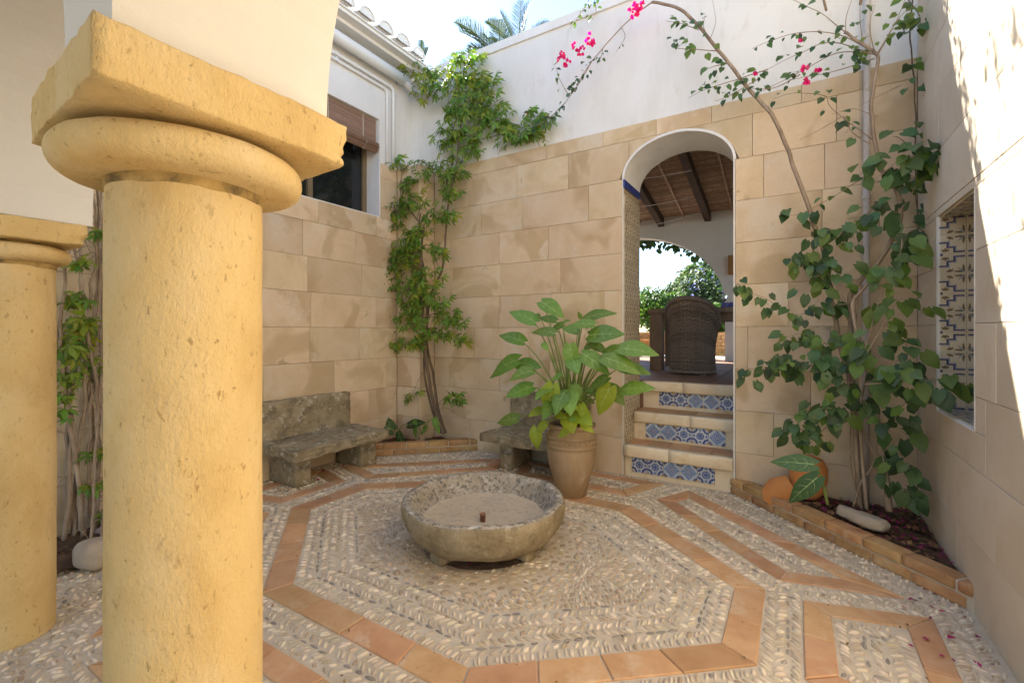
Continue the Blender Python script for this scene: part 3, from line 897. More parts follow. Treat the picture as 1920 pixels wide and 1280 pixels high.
for i, (x, y, lb) in enumerate(((-.78,6.62,'stemmed glass nearest the wicker chair on the dining table'),(-.66,6.80,'stemmed glass farther from the wicker chair on the dining table'))):
    o = bpy.data.objects.new('wine_glass', gm); col.objects.link(o); o.location = (x, y, 1.7015); tag(o, lb, 'glass', 'glasses on the dining table')
nk = MB()
for i in range(6):
    a = i*1.05
    nk.add([(-.72,6.55,1.703),(-.72+.10*math.cos(a),6.55+.06*math.sin(a),1.705),(-.72+.09*math.cos(a+.4),6.55+.06*math.sin(a+.4),1.78),(-.72,6.55,1.76)], [(0,1,2,3)])
tag(nk.build('napkin', M['blue_cloth']), 'folded blue napkin beside the glasses on the dining table', 'napkin')

# garden wall, pots
gw = thing('garden_wall', (-2.5, 10.9, .84), 'low terracotta brick wall at the foot of the garden hedge', 'wall')
k_ = MB(); k_.box(-5.5, 0, 10.93, 11.06, .6, 1.36); k_.build('wall_core', M['joint'], gw)
bkm = MB(); bkm.prism([(-.12,-.035),(.12,-.035),(.12,.035),(-.12,.035)], (0,0,0), (1,0,0), (0,0,1), (0,-1,0), .06, .004)
bkm = bkm.mesh('brick', M['brick'])
for j in range(7):
    for i in range(16):
        inst('brick', bkm, Matrix.Translation((-4.6+.25*i+(.125 if j % 2 else 0), 10.90, .882+.075*j)), gw)

# ------------------------------------------------------------------ left house wall
lw = thing('house_wall', (XL, 2.5, 0), 'white house wall with sandstone facing below and a bronze window', 'wall')
WY0, WY1, WZ0, WZ1 = 2.05, 3.84, 2.75, 3.93
ZL = 3.40
k_ = MB(); x0, x1 = -4.9, XL-.04
k_.box(x0,x1,-3.4,WY0,-.2,ZL-.002); k_.box(x0,x1,WY1,YB+.04,-.2,ZL-.002); k_.box(x0,x1,WY0,WY1,-.2,WZ0)
k_.build('wall_core', M['joint'], lw)
u_ = MB(); x1 = XL-.012
u_.box(-4.9,x1,-3.4,WY0,ZL,4.62); u_.box(-4.9,x1,WY1,YB+.04,ZL,4.62); u_.box(-4.9,x1,WY0,WY1,WZ1,4.62)
u_.build('plaster_upper', M['plaster'], lw)
rv = MB(); rv.box(-4.55, XL-.010, WY1-.012, WY1+.001, WZ0, WZ1-.001); rv.box(-4.55, XL-.01, WY0-.001, WY0+.012, WZ0, WZ1-.001); rv.box(-4.55, XL-.011, WY0+.012, WY1-.012, WZ0-.001, WZ0+.012); rv.box(-4.55, XL-.013, WY0+.012, WY1-.012, WZ1-.012, WZ1+.001)
rv.build('window_reveal', M['plaster'], lw)
r_ = courses(-3.0, 4.10, ZL, 11, lens=(.62,.86))
r_ = subtract(r_, (WY0, WY1, WZ0, 9))
lay(r_, (XL,0,0), (0,1,0), (1,0,0), lw, M['stone'])
# window
win = MB()
xf = -4.46
fr = MB()
fr.box(xf-.03,xf+.03,WY1-.075,WY1-.013,WZ0+.013,WZ1-.013); fr.box(xf-.03,xf+.03,WY0+.013,WY0+.07,WZ0+.013,WZ1-.013)
fr.box(xf-.029,xf+.029,WY0+.07,WY1-.075,WZ0+.013,WZ0+.06); fr.box(xf-.029,xf+.029,WY0+.07,WY1-.075,WZ1-.06,WZ1-.013)
fr.box(xf-.025,xf+.034,3.03,3.09,WZ0+.06,WZ1-.06)
fr = fr.build('window', M['bronze'], lw)
for (a, b) in ((WY0+.07,3.03),(3.09,WY1-.075)):
    p_ = MB(); p_.box(xf-.006,xf+.004,a,b,WZ0+.06,WZ1-.06); p_.build('pane', M['glass'], fr)
# rolled blind
bl = thing('roller_blind', (-4.3, 3.2, 3.6), 'brown slatted wooden blind half rolled up in the house window', 'blind')
s_ = MB()
z = WZ1-.02
while z > 3.60:
    s_.box(-4.262,-4.254,WY0+.04,WY1-.03,z-.010,z); z -= .0125
tag(s_.build('slats', M['blind'], bl), kind='stuff')
ro = MB()
n = 46
for k in range(n):
    a = k*.42; rr_ = .062-.0008*k
    cx, cz_ = -4.25+rr_*math.cos(a), 3.575+rr_*math.sin(a)
    ro.tube([(cx,WY0+.04,cz_),(cx,WY1-.03,cz_)], .0062, 5)
tag(ro.build('rolled_slats', M['blind'], bl), kind='stuff')
for y in (2.5,3.15,3.62):
    c_ = MB(); c_.tube([(-4.252,y,WZ1-.02),(-4.248,y,3.63),(-4.18,y,3.575),(-4.25,y,3.508)], .0035, 4); c_.build('cord', M['cushion'], bl)

# pilaster in the corner
pl = thing('corner_pilaster', (-3.98, 4.2, 0), 'narrow sandstone pilaster standing in the corner behind the climbing vine', 'pilaster')
k_ = MB(); k_.box(XL-.039, -3.86, 4.142, YB+.039, -.1, ZL-.01); k_.build('pilaster_core', M['joint'], pl)
z = 0; i = 0
while z < ZL-.02:
    z1 = min(z+CO, ZL-.005)
    m = MB(); m.prism([(XL+.002,z+.0016),(-3.822,z+.0016),(-3.822,z1-.0016),(XL+.002,z1-.0016)], (0,4.102,0), (1,0,0), (0,0,1), (0,-1,0), .04, .003, back=False); m.build('stone_block', M['stone'], pl)
    m = MB(); m.prism([(4.104,z+.0016),(YB-.002,z+.0016),(YB-.002,z1-.0016),(4.104,z1-.0016)], (-3.82,0,0), (0,1,0), (0,0,1), (1,0,0), .04, .003, back=False); m.build('stone_block', M['stone'], pl)
    z = z1
m = MB(); m.prism([(XL,4.10),(-3.818,4.10),(-3.818,YB-.001),(XL,YB-.001)], (0,0,ZL+.004), (1,0,0), (0,1,0), (0,0,1), .02, .004); m.build('cap_slab', M['stone'], pl)

# eaves, gutter, pipes, tiles
ev = thing('tiled_eaves', (-4.0, 2.5, 4.6), 'whitewashed eaves with a row of rounded roof tile ends', 'eaves')
m = MB(); m.box(-4.9, -4.02, -3.4, YB-.03, 4.62, 4.66); m.box(-4.9, -3.92, -3.4, YB-.03, 4.66, 4.70); m.build('eaves_board', M['plaster'], ev)
tm = MB()
n = 12
prof = [(math.cos(math.pi*i/n), math.sin(math.pi*i/n)) for i in range(n+1)]
vs_ = []
for (x, z, r_) in ((0,0,.108),(-.45,.115,.095),(-.9,.23,.088)):
    for (c, s) in prof: vs_.append((x, c*r_, z+s*r_*.95))
    for (c, s) in prof[::-1]: vs_.append((x, c*(r_-.014), z+s*(r_-.014)*.95))
k = 2*(n+1); fs = []
for q in range(2):
    for i in range(k):
        fs.append((q*k+i, (q+1)*k+i, (q+1)*k+(i+1) % k, q*k+(i+1) % k))
for i in range(n): fs.append((i, i+1, k-2-i, k-1-i))
tm.add(vs_, fs)
tmesh = tm.mesh('roof_tile', M['plaster'])
em = MB(); em.add([(-.012,c*.096,s*.092) for c, s in prof], [tuple(range(n+1))])
em.add([(-.05,c*.096,s*.092) for c, s in prof], [tuple(range(n,-1,-1))])
emesh = em.mesh('mortar_plug', M['plaster'])
y = 3.08-.265*23
while y < YB-.1:
    mt = Matrix.Translation((-3.86+rnd.uniform(-.012,.012), y+rnd.uniform(-.01,.01), 4.735+rnd.uniform(-.004,.008))) @ Matrix.Rotation(rnd.uniform(-.03,.03), 4, 'Z')
    t_ = inst('roof_tile', tmesh, mt, ev)
    e_ = bpy.data.objects.new('mortar_plug', emesh); col.objects.link(e_); e_.parent = t_
    y += .265
rb = MB(); rb.add([(-3.90,-3.4,4.695),(-3.90,YB-.03,4.695),(-6.5,YB-.03,5.36),(-6.5,-3.4,5.36),(-3.90,-3.4,4.71),(-3.90,YB-.03,4.71),(-6.5,YB-.03,5.375),(-6.5,-3.4,5.375)],
    [(0,3,2,1)[::-1],(4,5,6,7),(0,1,5,4),(1,2,6,5),(2,3,7,6),(3,0,4,7)])
rb.build('roof_bed', M['plaster'], ev)
gt = thing('eaves_gutter', (-4.1, 2, 4.5), 'fat round white gutter pipe running under the tiled eaves', 'gutter')
m = MB(); m.tube([(-4.10,-3,4.50),(-4.10,0,4.50),(-4.10,2,4.495),(-4.10,3.6,4.49),(-4.10,4.18,4.485)], .062, 14); m.build('gutter_pipe', M['white_metal'], gt, True)
m = MB(); m.tube([(-4.10,4.10,4.485),(-4.06,4.20,4.40),(-3.98,4.28,4.30),(-3.90,4.30,4.32),(-3.88,4.30,4.45)], .045, 10); m.build('gutter_elbow', M['grey_pipe'], gt, True)
for q, (dx, z, nm2) in enumerate(((0.0, 4.375, 'upper thin white conduit under the gutter, bending down beside the corner'), (0.0, 4.31, 'lower thin white conduit under the gutter, bending down beside the corner'))):
    cd = thing('conduit', (XL, 3, z), nm2, 'conduit', 'white conduits under the eaves')
    y1 = 4.03-.10*q
    m = MB(); m.tube([(XL+.012,-3,z),(XL+.012,y1-.06,z-.005),(XL+.012,y1-.015,z-.02),(XL+.012,y1,z-.06),(XL+.012,y1,ZL+.03)], .022 if q == 0 else .017, 8); m.build('pipe', M['white_metal'], cd, True)
    for y in (0.8,2.0,3.2):
        m = MB(); m.box(XL-.011,XL+.034,y-.014,y+.014,z-.022,z+.018); m.build('clip', M['white_metal'], cd)

# ------------------------------------------------------------------ right wall with the tiled niche
rw = thing('side_wall', (XR, 2.5, 0), 'pale limestone wall on the right, part sunlit, with a tiled niche', 'wall')
NY0, NY1, NZ0, NZ1, ND = 3.126, 3.83, .905, 2.11, .26
k_ = MB(); a, b = XR+.04, 1.3
k_.box(a,b,-3.4,NY0,-.2,4.9); k_.box(a,b,NY1,YB+.04,-.2,4.9); k_.box(a,b,NY0,NY1,-.2,NZ0); k_.box(a,b,NY0,NY1,NZ1,4.9); k_.box(XR+ND,b,NY0,NY1,NZ0,NZ1)
k_.build('wall_core', M['joint'], rw)
r_ = subtract(courses(-3.0, YB-.003, 4.9, 21, lens=(.75,1.05)), (NY0, NY1, NZ0, NZ1))
# (u runs along -y so that polygons stay counter-clockwise seen from the courtyard)
lay([(-b,-a,z0,z1) for (a,b,z0,z1) in r_], (XR,0,0), (0,-1,0), (-1,0,0), rw, M['pale_stone'])
ni = MB()
ni.box(XR-.003, XR+.04, NY1-.003, NY1+.004, NZ0, NZ1); ni.box(XR-.003, XR+.04, NY0-.004, NY0+.003, NZ0, NZ1); ni.box(XR-.0025, XR+.04, NY0-.004, NY1+.004, NZ0-.004, NZ0+.003)
ni.build('niche_edge', M['cream'], rw)
for j in range(10):
    for i in range(3):
        if i == 2: continue
        flip = Matrix.Diagonal((1 if i % 2 == 0 else -1, 1, 1 if j % 2 == 0 else -1, 1))
        inst('niche_tile', nm_, Matrix.Translation((XR+.012+.06+.12*i, NY1-.011, NZ0+.005+.06+.12*j)) @ flip, rw)
for j in range(10):
    for i in range(6):
        inst('niche_tile', nm_, Matrix.Translation((XR+ND-.011, NY0+.004+.06+.1165*i, NZ0+.005+.06+.12*j)) @ Matrix.Rotation(R(-90), 4, 'Z') @ Matrix.Diagonal((1 if i % 2 else -1, 1, 1 if j % 2 else -1, 1)), rw)
for i in range(2):
    for j in range(6):
        inst('niche_tile', nm_, Matrix.Translation((XR+.012+.06+.12*i, NY0+.004+.06+.1165*j, NZ0+.011)) @ Matrix.Rotation(R(-90), 4, 'X') @ Matrix.Diagonal((1 if i % 2 else -1,1,1 if j % 2 else -1,1)), rw)
        inst('niche_tile', nm_, Matrix.Translation((XR+.012+.06+.12*i, NY0+.004+.06+.1165*j, NZ1-.011)) @ Matrix.Rotation(R(90), 4, 'X') @ Matrix.Diagonal((1 if i % 2 else -1,1,1 if j % 2 else -1,1)), rw)

# ------------------------------------------------------------------ porch: columns, arcade, ceiling
def column(cx, cy, half, r_, label, skew=0.0, seed=0):
    t = thing('stone_column', (cx, cy, 0), label, 'column', 'sandstone columns of the porch')
    m = MB()
    prof = [(r_*(1.0+.012*math.sin(math.pi*k/24)), 1.71*k/24) for k in range(25)]
    m.lathe(prof, (cx,cy,0), 64, wob=.0022, seed=seed); m.build('shaft', M['column'], t, True)
    m = MB()
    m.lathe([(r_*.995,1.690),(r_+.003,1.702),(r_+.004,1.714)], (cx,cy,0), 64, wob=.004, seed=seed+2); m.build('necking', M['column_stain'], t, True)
    m = MB()
    zc, rt_ = 1.752, .038
    m.lathe([(r_-.01,1.711)]+[(half-.045+rt_*math.cos(a), zc+rt_*math.sin(a)) for a in [R(-90+12*k) for k in range(16)]]+[(half-.07,1.790),(half-.08,1.798)], (cx,cy,0), 64, wob=.0028, seed=seed+1); m.build('torus_moulding', M['column'], t, True)
    m = MB(); m.lathe([(half-.085,1.786),(half-.070,1.792),(half-.068,1.804)], (cx,cy,0), 64, wob=.003, seed=seed+4); m.build('stained_groove', M['column_stain'], t, True)  # dark stained ring in the groove under the abacus
    me = rough_box(half*2, half*2, .098, .026, .0042, seed+.5, .005, .003)
    for v in me.vertices:       # hand cut: one side out of square, far corner chipped
        v.co.y += skew*(half-v.co.x)
        e = (v.co-Vector((half, half, .02))).length
        if e < .04: v.co += Vector((-1,-1,.3))*(.04-e)*.3*(1+noise.noise(v.co*60))
    rough_obj('abacus', me, M['column'], Matrix.Translation((cx, cy, 1.802)), t)
    return t
column(-1.168, .502, .240, .145, 'large ochre sandstone column nearest the camera with a chipped square capital', .075, seed=1)
column(-3.07, .595, .205, .143, 'slimmer looking sandstone column at the left edge behind the near one', seed=9)
ar = thing('porch_arcade', (-1.1, .5, 1.9), 'cream plastered arcade wall resting on the two columns', 'arcade')
def yshift(x): return .12*max(0, min(1.3, (-1.11-x)/2.0))
AX = [(-5.0,-3.24,'p'),(-3.24,-2.90,'p')]
m = MB()
def arc_bottom(x):
    for (a, b) in ((-.98,.76),(-2.90,-1.24),(-5.1,-3.24)):
        if a <= x <= b:
            c, r_ = (a+b)/2, (b-a)/2
            return 1.903+math.sqrt(max(0, r_*r_-(x-c)**2))
    return 1.903
xs_ = []
for (a, b) in ((-5.1,-3.24),(-2.90,-1.24),(-.98,.76)):
    c, r_ = (a+b)/2, (b-a)/2
    xs_ += [c-r_*math.cos(math.pi*k/40) for k in range(41)]
xs_ = sorted(set(round(x, 5) for x in xs_))
YA0, YA1 = .305, .722
TOPA = 3.45
for i in range(len(xs_)-1):
    a, b = xs_[i], xs_[i+1]
    za, zb = arc_bottom(a+1e-6), arc_bottom(b-1e-6)
    ya, yb_ = yshift(a), yshift(b)
    f0 = (a,YA0+ya,za),(b,YA0+yb_,zb),(b,YA0+yb_,TOPA),(a,YA0+ya,TOPA)
    f1 = (a,YA1+ya,za),(b,YA1+yb_,zb),(b,YA1+yb_,TOPA),(a,YA1+ya,TOPA)
    m.add(f0, [(0,1,2,3)]); m.add(f1, [(3,2,1,0)])
    m.add([f0[0],f0[1],f1[1],f1[0]], [(3,2,1,0)])
    m.add([f0[3],f0[2],f1[2],f1[3]], [(0,1,2,3)])
m.build('arcade_wall', M['cream'], ar)
pc = thing('porch_roof', (-1.7, -1.5, 2.95), 'plain white porch ceiling over the viewpoint', 'ceiling')
m = MB(); m.box(-4.9, 1.3, -2.0, .304, 3.0, 3.12); m.build('ceiling_slab', M['plaster'], pc)
m = MB(); m.add([(-4.9,-2.1,3.5),(1.3,-2.1,3.5),(1.3,.9,3.46),(-4.9,.9,3.46),(-4.9,-2.1,3.6),(1.3,-2.1,3.6),(1.3,.9,3.54),(-4.9,.9,3.54)], [(0,3,2,1),(4,5,6,7),(0,1,5,4),(1,2,6,5),(2,3,7,6),(3,0,4,7)]); m.build('roof_slab', M['terracotta'], pc)

# ------------------------------------------------------------------ kerbs and planting beds
def kerb(name, a, b, label, seed, h=2):
    a, b = Vector(a), Vector(b)
    t = (b-a).normalized(); nn = Vector((-t.y, t.x))
    th = thing('brick_kerb', ((a.x+b.x)/2, (a.y+b.y)/2, 0), label, 'kerb')
    l = (b-a).length
    rr = random.Random(seed)
    for j in range(h):
        s = -.12 if j % 2 else 0
        while s < l:
            L = rr.uniform(.225,.27)
            s0, s1 = max(s, 0), min(s+L, l)
            if s1-s0 > .04:
                me = rough_box(s1-s0-.008, .115, .058, .03, .0028, rr.random()*50, .007, .0018)
                c = a+t*((s0+s1)/2)+nn*.0575
                mt = Matrix.Translation((c.x+rr.uniform(-.003,.003), c.y+rr.uniform(-.003,.003), .006+.068*j)) @ Matrix.Rotation(math.atan2(t.y, t.x)+rr.uniform(-.012,.012), 4, 'Z')
                rough_obj('brick', me, M['brick'], mt, th)
            s += L
    m = MB()
    m.prism([(0,.012),(l,.012),(l,.105),(0,.105)], (a.x,a.y,.126), (t.x,t.y,0), (nn.x,nn.y,0), (0,0,1), .126, .004)
    m.build('mortar_bed', M['mortar'], th)
    return th
kerb('k', (-.47,4.355), (.755,3.13), 'two course brick kerb edging the right bed below the bougainvillea', 3)
kerb('k', (-4.195,3.31), (-3.15,4.355), 'two course brick kerb across the left corner beside the stone bench', 5)
def bed(poly, z, seed):
    m = MB()
    cx = sum(p[0] for p in poly)/len(poly); cy = sum(p[1] for p in poly)/len(poly)
    n = 26
    vs_ = []; idx = {}
    xs2 = [min(p[0] for p in poly)+(max(p[0] for p in poly)-min(p[0] for p in poly))*i/n for i in range(n+1)]
    ys2 = [min(p[1] for p in poly)+(max(p[1] for p in poly)-min(p[1] for p in poly))*i/n for i in range(n+1)]
    for i, x in enumerate(xs2):
        for j, y in enumerate(ys2):
            idx[i,j] = len(vs_); vs_.append((x, y, z+noise.noise(Vector((x*5+seed,y*5,0)))*.03+noise.noise(Vector((x*21+seed,y*21,3)))*.012))
    fs = []
    for i in range(n):
        for j in range(n):
            c = ((xs2[i]+xs2[i+1])/2, (ys2[j]+ys2[j+1])/2)
            if poly_sd(poly, *c) > -.05: fs.append((idx[i,j],idx[i+1,j],idx[i+1,j+1],idx[i,j+1]))
    m.add(vs_, fs)
    o = m.build('soil_bed', M['soil'], None, True); tag(o, kind='structure')
bed([(-.38,4.36),(.755,3.26),(.755,4.36)], .095, 1)
bed([(-4.195,3.45),(-3.25,4.36),(-4.195,4.36)], .085, 4)
bed([(-4.19,.2),(-3.62,.2),(-3.55,1.0),(-3.9,1.42),(-4.19,1.5)], .03, 8)

# ------------------------------------------------------------------ basin
ba = thing('fountain_basin', (C0.x, C0.y, 0), 'round weathered stone basin on short feet in the centre of the octagon', 'basin')
m = MB()
prof = [(.02,.043),(.25,.043),(.35,.05),(.425,.075),(.478,.12),(.512,.175),(.532,.235),(.537,.272),(.532,.295),(.518,.308),(.497,.312),(.478,.306),(.464,.285),(.447,.245),(.43,.215),(.41,.19),(.375,.175),(.30,.168),(.20,.164),(.10,.163),(.01,.163)]
fine = []
for i in range(len(prof)-1):
    for k in range(3): fine.append((prof[i][0]+(prof[i+1][0]-prof[i][0])*k/3, prof[i][1]+(prof[i+1][1]-prof[i][1])*k/3))
fine.append(prof[-1])
mis = []
for i in range(len(fine)-1): mis.append(0 if i < 26 else (1 if i < 46 else 2))
m.lathe(fine, (C0.x,C0.y,0), 160, wob=.010, seed=5, mis=mis)
m.build('bowl', [M['bowl_out'], M['bowl_in'], M['bowl_floor']], ba, True)
for k in range(4):
    a = R(-100+90*k)
    me = rough_box(.13, .11, .085, .03, .008, k+3, .02)
    rough_obj('foot', me, M['bowl_out'], Matrix.Translation((C0.x+.345*math.cos(a), C0.y+.345*math.sin(a), 0)) @ Matrix.Rotation(a, 4, 'Z'), ba)
nz = MB(); nz.lathe([(.0,.15),(.017,.15),(.017,.203),(.020,.204),(.020,.215),(.013,.217),(.011,.217),(.010,.20),(0,.20)], (C0.x+.03,C0.y-.06,0), 14)
nz.build('nozzle', M['copper'], ba, True)

# ------------------------------------------------------------------ benches
def bench(c, rot, L, label, seed):
    t = thing('stone_bench', (c[0], c[1], 0), label, 'bench', 'old stone benches against the walls')
    B = Matrix.Translation((c[0], c[1], 0)) @ Matrix.Rotation(rot, 4, 'Z')     # local: x along the bench, -y to the front, back at y=0
    rough_obj('seat_slab', rough_box(L, .62, .09, .03, .013, seed, .010, .010), M['bench'], B @ Matrix.Translation((0,-.315,.29)), t)
    rough_obj('leg', rough_box(.15, .42, .295, .05, .008, seed+1, .012), M['bench'], B @ Matrix.Translation((-L/2+.2,-.24,0)), t)
    rough_obj('leg', rough_box(.19, .42, .295, .05, .008, seed+2, .012), M['bench'], B @ Matrix.Translation((L/2-.12,-.24,0)), t)
    rough_obj('backrest', rough_box(L*.93, .07, .37, .035, .010, seed+3, .008, .008), M['bench'], B @ Matrix.Translation((-.01,-.037,.374)), t)
bench((XL+.005, 2.86), R(90), 1.06, 'weathered stone bench with slab seat along the left house wall', 3)
bench((-2.19, YB-.01), 0, .98, 'weathered stone bench half hidden behind the large clay urn', 17)

# ------------------------------------------------------------------ urn with broad leaved plant
UX, UY = -1.62, 3.60
ur = thing('clay_urn', (UX, UY, 0), 'tall pale clay urn with a medallion band, standing before the back wall', 'urn')
m = MB()
prof = [(.01,.0),(.112,.0),(.122,.012),(.140,.08),(.165,.17),(.188,.26),(.203,.34),(.207,.40),(.207,.425),(.217,.430),(.217,.440),(.206,.444),(.204,.452),(.203,.495),(.205,.503),(.216,.507),(.216,.517),(.204,.523),(.192,.545),(.180,.562),(.177,.576),(.196,.583),(.207,.594),(.206,.612),(.194,.620),(.176,.613),(.170,.59),(.168,.54),(.165,.52),(.01,.52)]
m.lathe(prof, (UX,UY,0), 48, wob=.0012, seed=2); m.build('urn_body', M['clay'], ur, True)
md = MB(); md.lathe([(.001,.006),(.006,.0055),(.0075,.002),(.012,.002),(.0145,.0055),(.017,.003),(.019,0)], (0,0,0), 12)
mdm = md.mesh('medallion', M['clay'], True)
for k in range(30):
    a = 2*math.pi*k/30
    inst('medallion', mdm, Matrix.Translation((UX+.2035*math.cos(a), UY+.2035*math.sin(a), .474)) @ Matrix.Rotation(a, 4, 'Z') @ Matrix.Rotation(R(90), 4, 'Y') @ Matrix.Diagonal((1.15,1.15,1.7,1)), ur)
so = MB(); so.lathe([(.172,.578),(.10,.588),(.01,.592)], (UX,UY,0), 24, wob=.01, seed=8); so.build('potting_soil', M['soil'], ur, True)

def broad_leaf(L, W, curl=.25, fold=.18, vein=True, ns=9, heart=.16):
    """heart leaf, base at origin, tip along +y, face up +z"""
    m = MB(); vs_ = []
    prof = []
    for i in range(ns+1):
        t = i/ns
        w = (math.sin(math.pi*min(1, t**.62))**.85)*(1-.10*t)
        if t == 0: w = .0
        prof.append((t, w))
    cols_ = (-1,-.5,0,.5,1)
    for (t, w) in prof:
        for c in cols_:
            back = heart*L*max(0, 1-t*3.2)*(abs(c)**.8) * (1 if t < .32 else 0)
            ww = w if t > 0 else .42
            x = c*W/2*(ww if t > 0 else .42*abs(c))
            y = t*L-back
            z = -curl*L*(t**2)*.6 + fold*abs(x) - .10*W*(abs(c)**2)*(.4) + .008*math.sin(t*17+c*3)
            vs_.append((x, y, z))
    n = len(cols_); fs = []
    for i in range(ns):
        for c in range(n-1):
            fs.append((i*n+c, i*n+c+1, (i+1)*n+c+1, (i+1)*n+c))
    m.add(vs_, fs)
    if vein:
        mid = [Vector(vs_[i*n+2])+Vector((0,0,.0012)) for i in range(ns+1)]
        v2 = []
        for i, p in enumerate(mid):
            w = .0075*(1-i/ns)+.001
            v2 += [p+Vector((-w,0,0)), p+Vector((w,0,0))]
        m.add(v2, [(2*i,2*i+1,2*i+3,2*i+2) for i in range(ns)], 1)
        for q in (1,3,5):
            for sgn in (0,4):
                a = mid[q]; b = Vector(vs_[(min(q+2,ns))*n+sgn])*.85+mid[min(q+2,ns)]*.15+Vector((0,0,.0012))
                mdp = Vector(vs_[min(q+1,ns)*n+(1 if sgn == 0 else 3)])+Vector((0,0,.0014))
                d = Vector((0,.0045,0))
                m.add([a-d,a+d,mdp+d,mdp-d], [(0,1,2,3)], 1); m.add([mdp-d,mdp+d,b+d*.4,b-d*.4], [(0,1,2,3)], 1)
    return m
def leaf_mtx(base, tip, up):
    y = (Vector(tip)-Vector(base)).normalized()
    z = Vector(up); z = (z-y*z.dot(y))
    if z.length < 1e-4: z = y.orthogonal()
    z.normalize(); x = y.cross(z)
    m = Matrix((x, y, z)).transposed().to_4x4()
    m.translation = Vector(base)
    return m
pp = thing('potted_plant', (UX, UY, .59), 'lush plant with broad heart shaped leaves growing in the clay urn', 'plant')
bl_ = [broad_leaf(1, .72, c, f).mesh('leaf', [M['leaf_pot'], M['vein']], True) for c, f in ((.2,.15),(.35,.22),(.5,.12))]
bly = [broad_leaf(1, .74, c, f).mesh('leaf', [M['leaf_pot_y'], M['vein']], True) for c, f in ((.25,.15),(.45,.2))]
LEAVES = [((-1.969, 3.58, 1.483), (-2.189, 3.56, 1.591), 0), ((-1.925, 3.65, 1.656), (-1.728, 3.63, 1.558), 0), ((-1.511, 3.62, 1.503), (-1.292, 3.6, 1.592), 0), ((-1.386, 3.5, 1.453), (-1.571, 3.48, 1.467), 0), ((-2.074, 3.55, 1.304), (-2.288, 3.53, 1.389), 0), ((-1.749, 3.52, 1.382), (-1.936, 3.5, 1.432), 0), ((-1.403, 3.5, 1.367), (-1.16, 3.48, 1.394), 0), ((-1.516, 3.35, 1.281), (-1.494, 3.33, 1.105), 0), ((-2.134, 3.54, 1.134), (-2.437, 3.52, 1.039), 0), ((-2.122, 3.56, 1.104), (-1.913, 3.54, 1.1), 0), ((-1.128, 3.44, 1.266), (-0.885, 3.42, 1.264), 0), ((-1.23, 3.36, 1.193), (-0.989, 3.34, 1.148), 0), ((-1.305, 3.58, 1.234), (-1.135, 3.56, 1.269), 0), ((-1.155, 3.52, 1.112), (-0.957, 3.5, 1.106), 0), ((-1.117, 3.46, 0.948), (-0.927, 3.44, 1.007), 0), ((-1.232, 3.42, 1.041), (-1.383, 3.4, 0.953), 0), ((-1.199, 3.38, 0.969), (-1.294, 3.36, 0.778), 1), ((-1.658, 3.32, 0.958), (-1.705, 3.3, 0.75), 1), ((-1.574, 3.34, 0.869), (-1.458, 3.32, 0.795), 1), ((-1.418, 3.34, 0.818), (-1.373, 3.32, 0.701), 1), ((-1.419, 3.38, 1.217), (-1.217, 3.36, 1.127), 0), ((-2.04, 3.4, 0.644), (-2.224, 3.38, 0.609), 0), ((-1.719, 3.32, 0.643), (-1.802, 3.3, 0.586), 1), ((-1.808, 3.32, 0.598), (-1.808, 3.3, 0.444), 1), ((-1.506, 3.3, 0.631), (-1.592, 3.28, 0.568), 2), ((-1.402, 3.32, 0.676), (-1.315, 3.3, 0.642), 1), ((-1.629, 3.33, 0.728), (-1.545, 3.31, 0.723), 1), ((-1.511, 3.33, 0.708), (-1.446, 3.31, 0.7), 0), ((-1.589, 3.66, 1.39), (-1.712, 3.64, 1.44), 0), ((-1.744, 3.7, 1.458), (-1.887, 3.68, 1.415), 0), ((-1.829, 3.72, 1.493), (-1.976, 3.7, 1.533), 0), ((-1.697, 3.6, 1.473), (-1.634, 3.58, 1.497), 0), ((-1.451, 3.62, 1.294), (-1.313, 3.6, 1.249), 0), ((-1.452, 3.5, 1.258), (-1.353, 3.48, 1.306), 0), ((-1.84, 3.5, 1.291), (-1.785, 3.48, 1.243), 0), ((-1.579, 3.72, 1.507), (-1.606, 3.7, 1.557), 0), ((-1.62, 3.4, 1.046), (-1.698, 3.38, 1.003), 0), ((-1.974, 3.68, 1.546), (-2.034, 3.66, 1.495), 0), ((-1.554, 3.5, 0.946), (-1.486, 3.48, 0.841), 0), ((-1.406, 3.55, 0.903), (-1.507, 3.53, 0.912), 0)]
st_ = MB(); hub = Vector((UX, UY, .60))
for i in range(17):
    a = rnd.uniform(0, 6.28); rr_ = rnd.uniform(.12,.36); h_ = rnd.uniform(.72,1.22)
    p = Vector((UX+rr_*math.cos(a), UY-.05+rr_*.7*math.sin(a), h_))
    LEAVES.append((tuple(p), tuple(p+Vector((math.cos(a)*.16+rnd.uniform(-.05,.05), math.sin(a)*.12-.05, rnd.uniform(-.12,.03)))), 0 if h_ > .8 else 1))
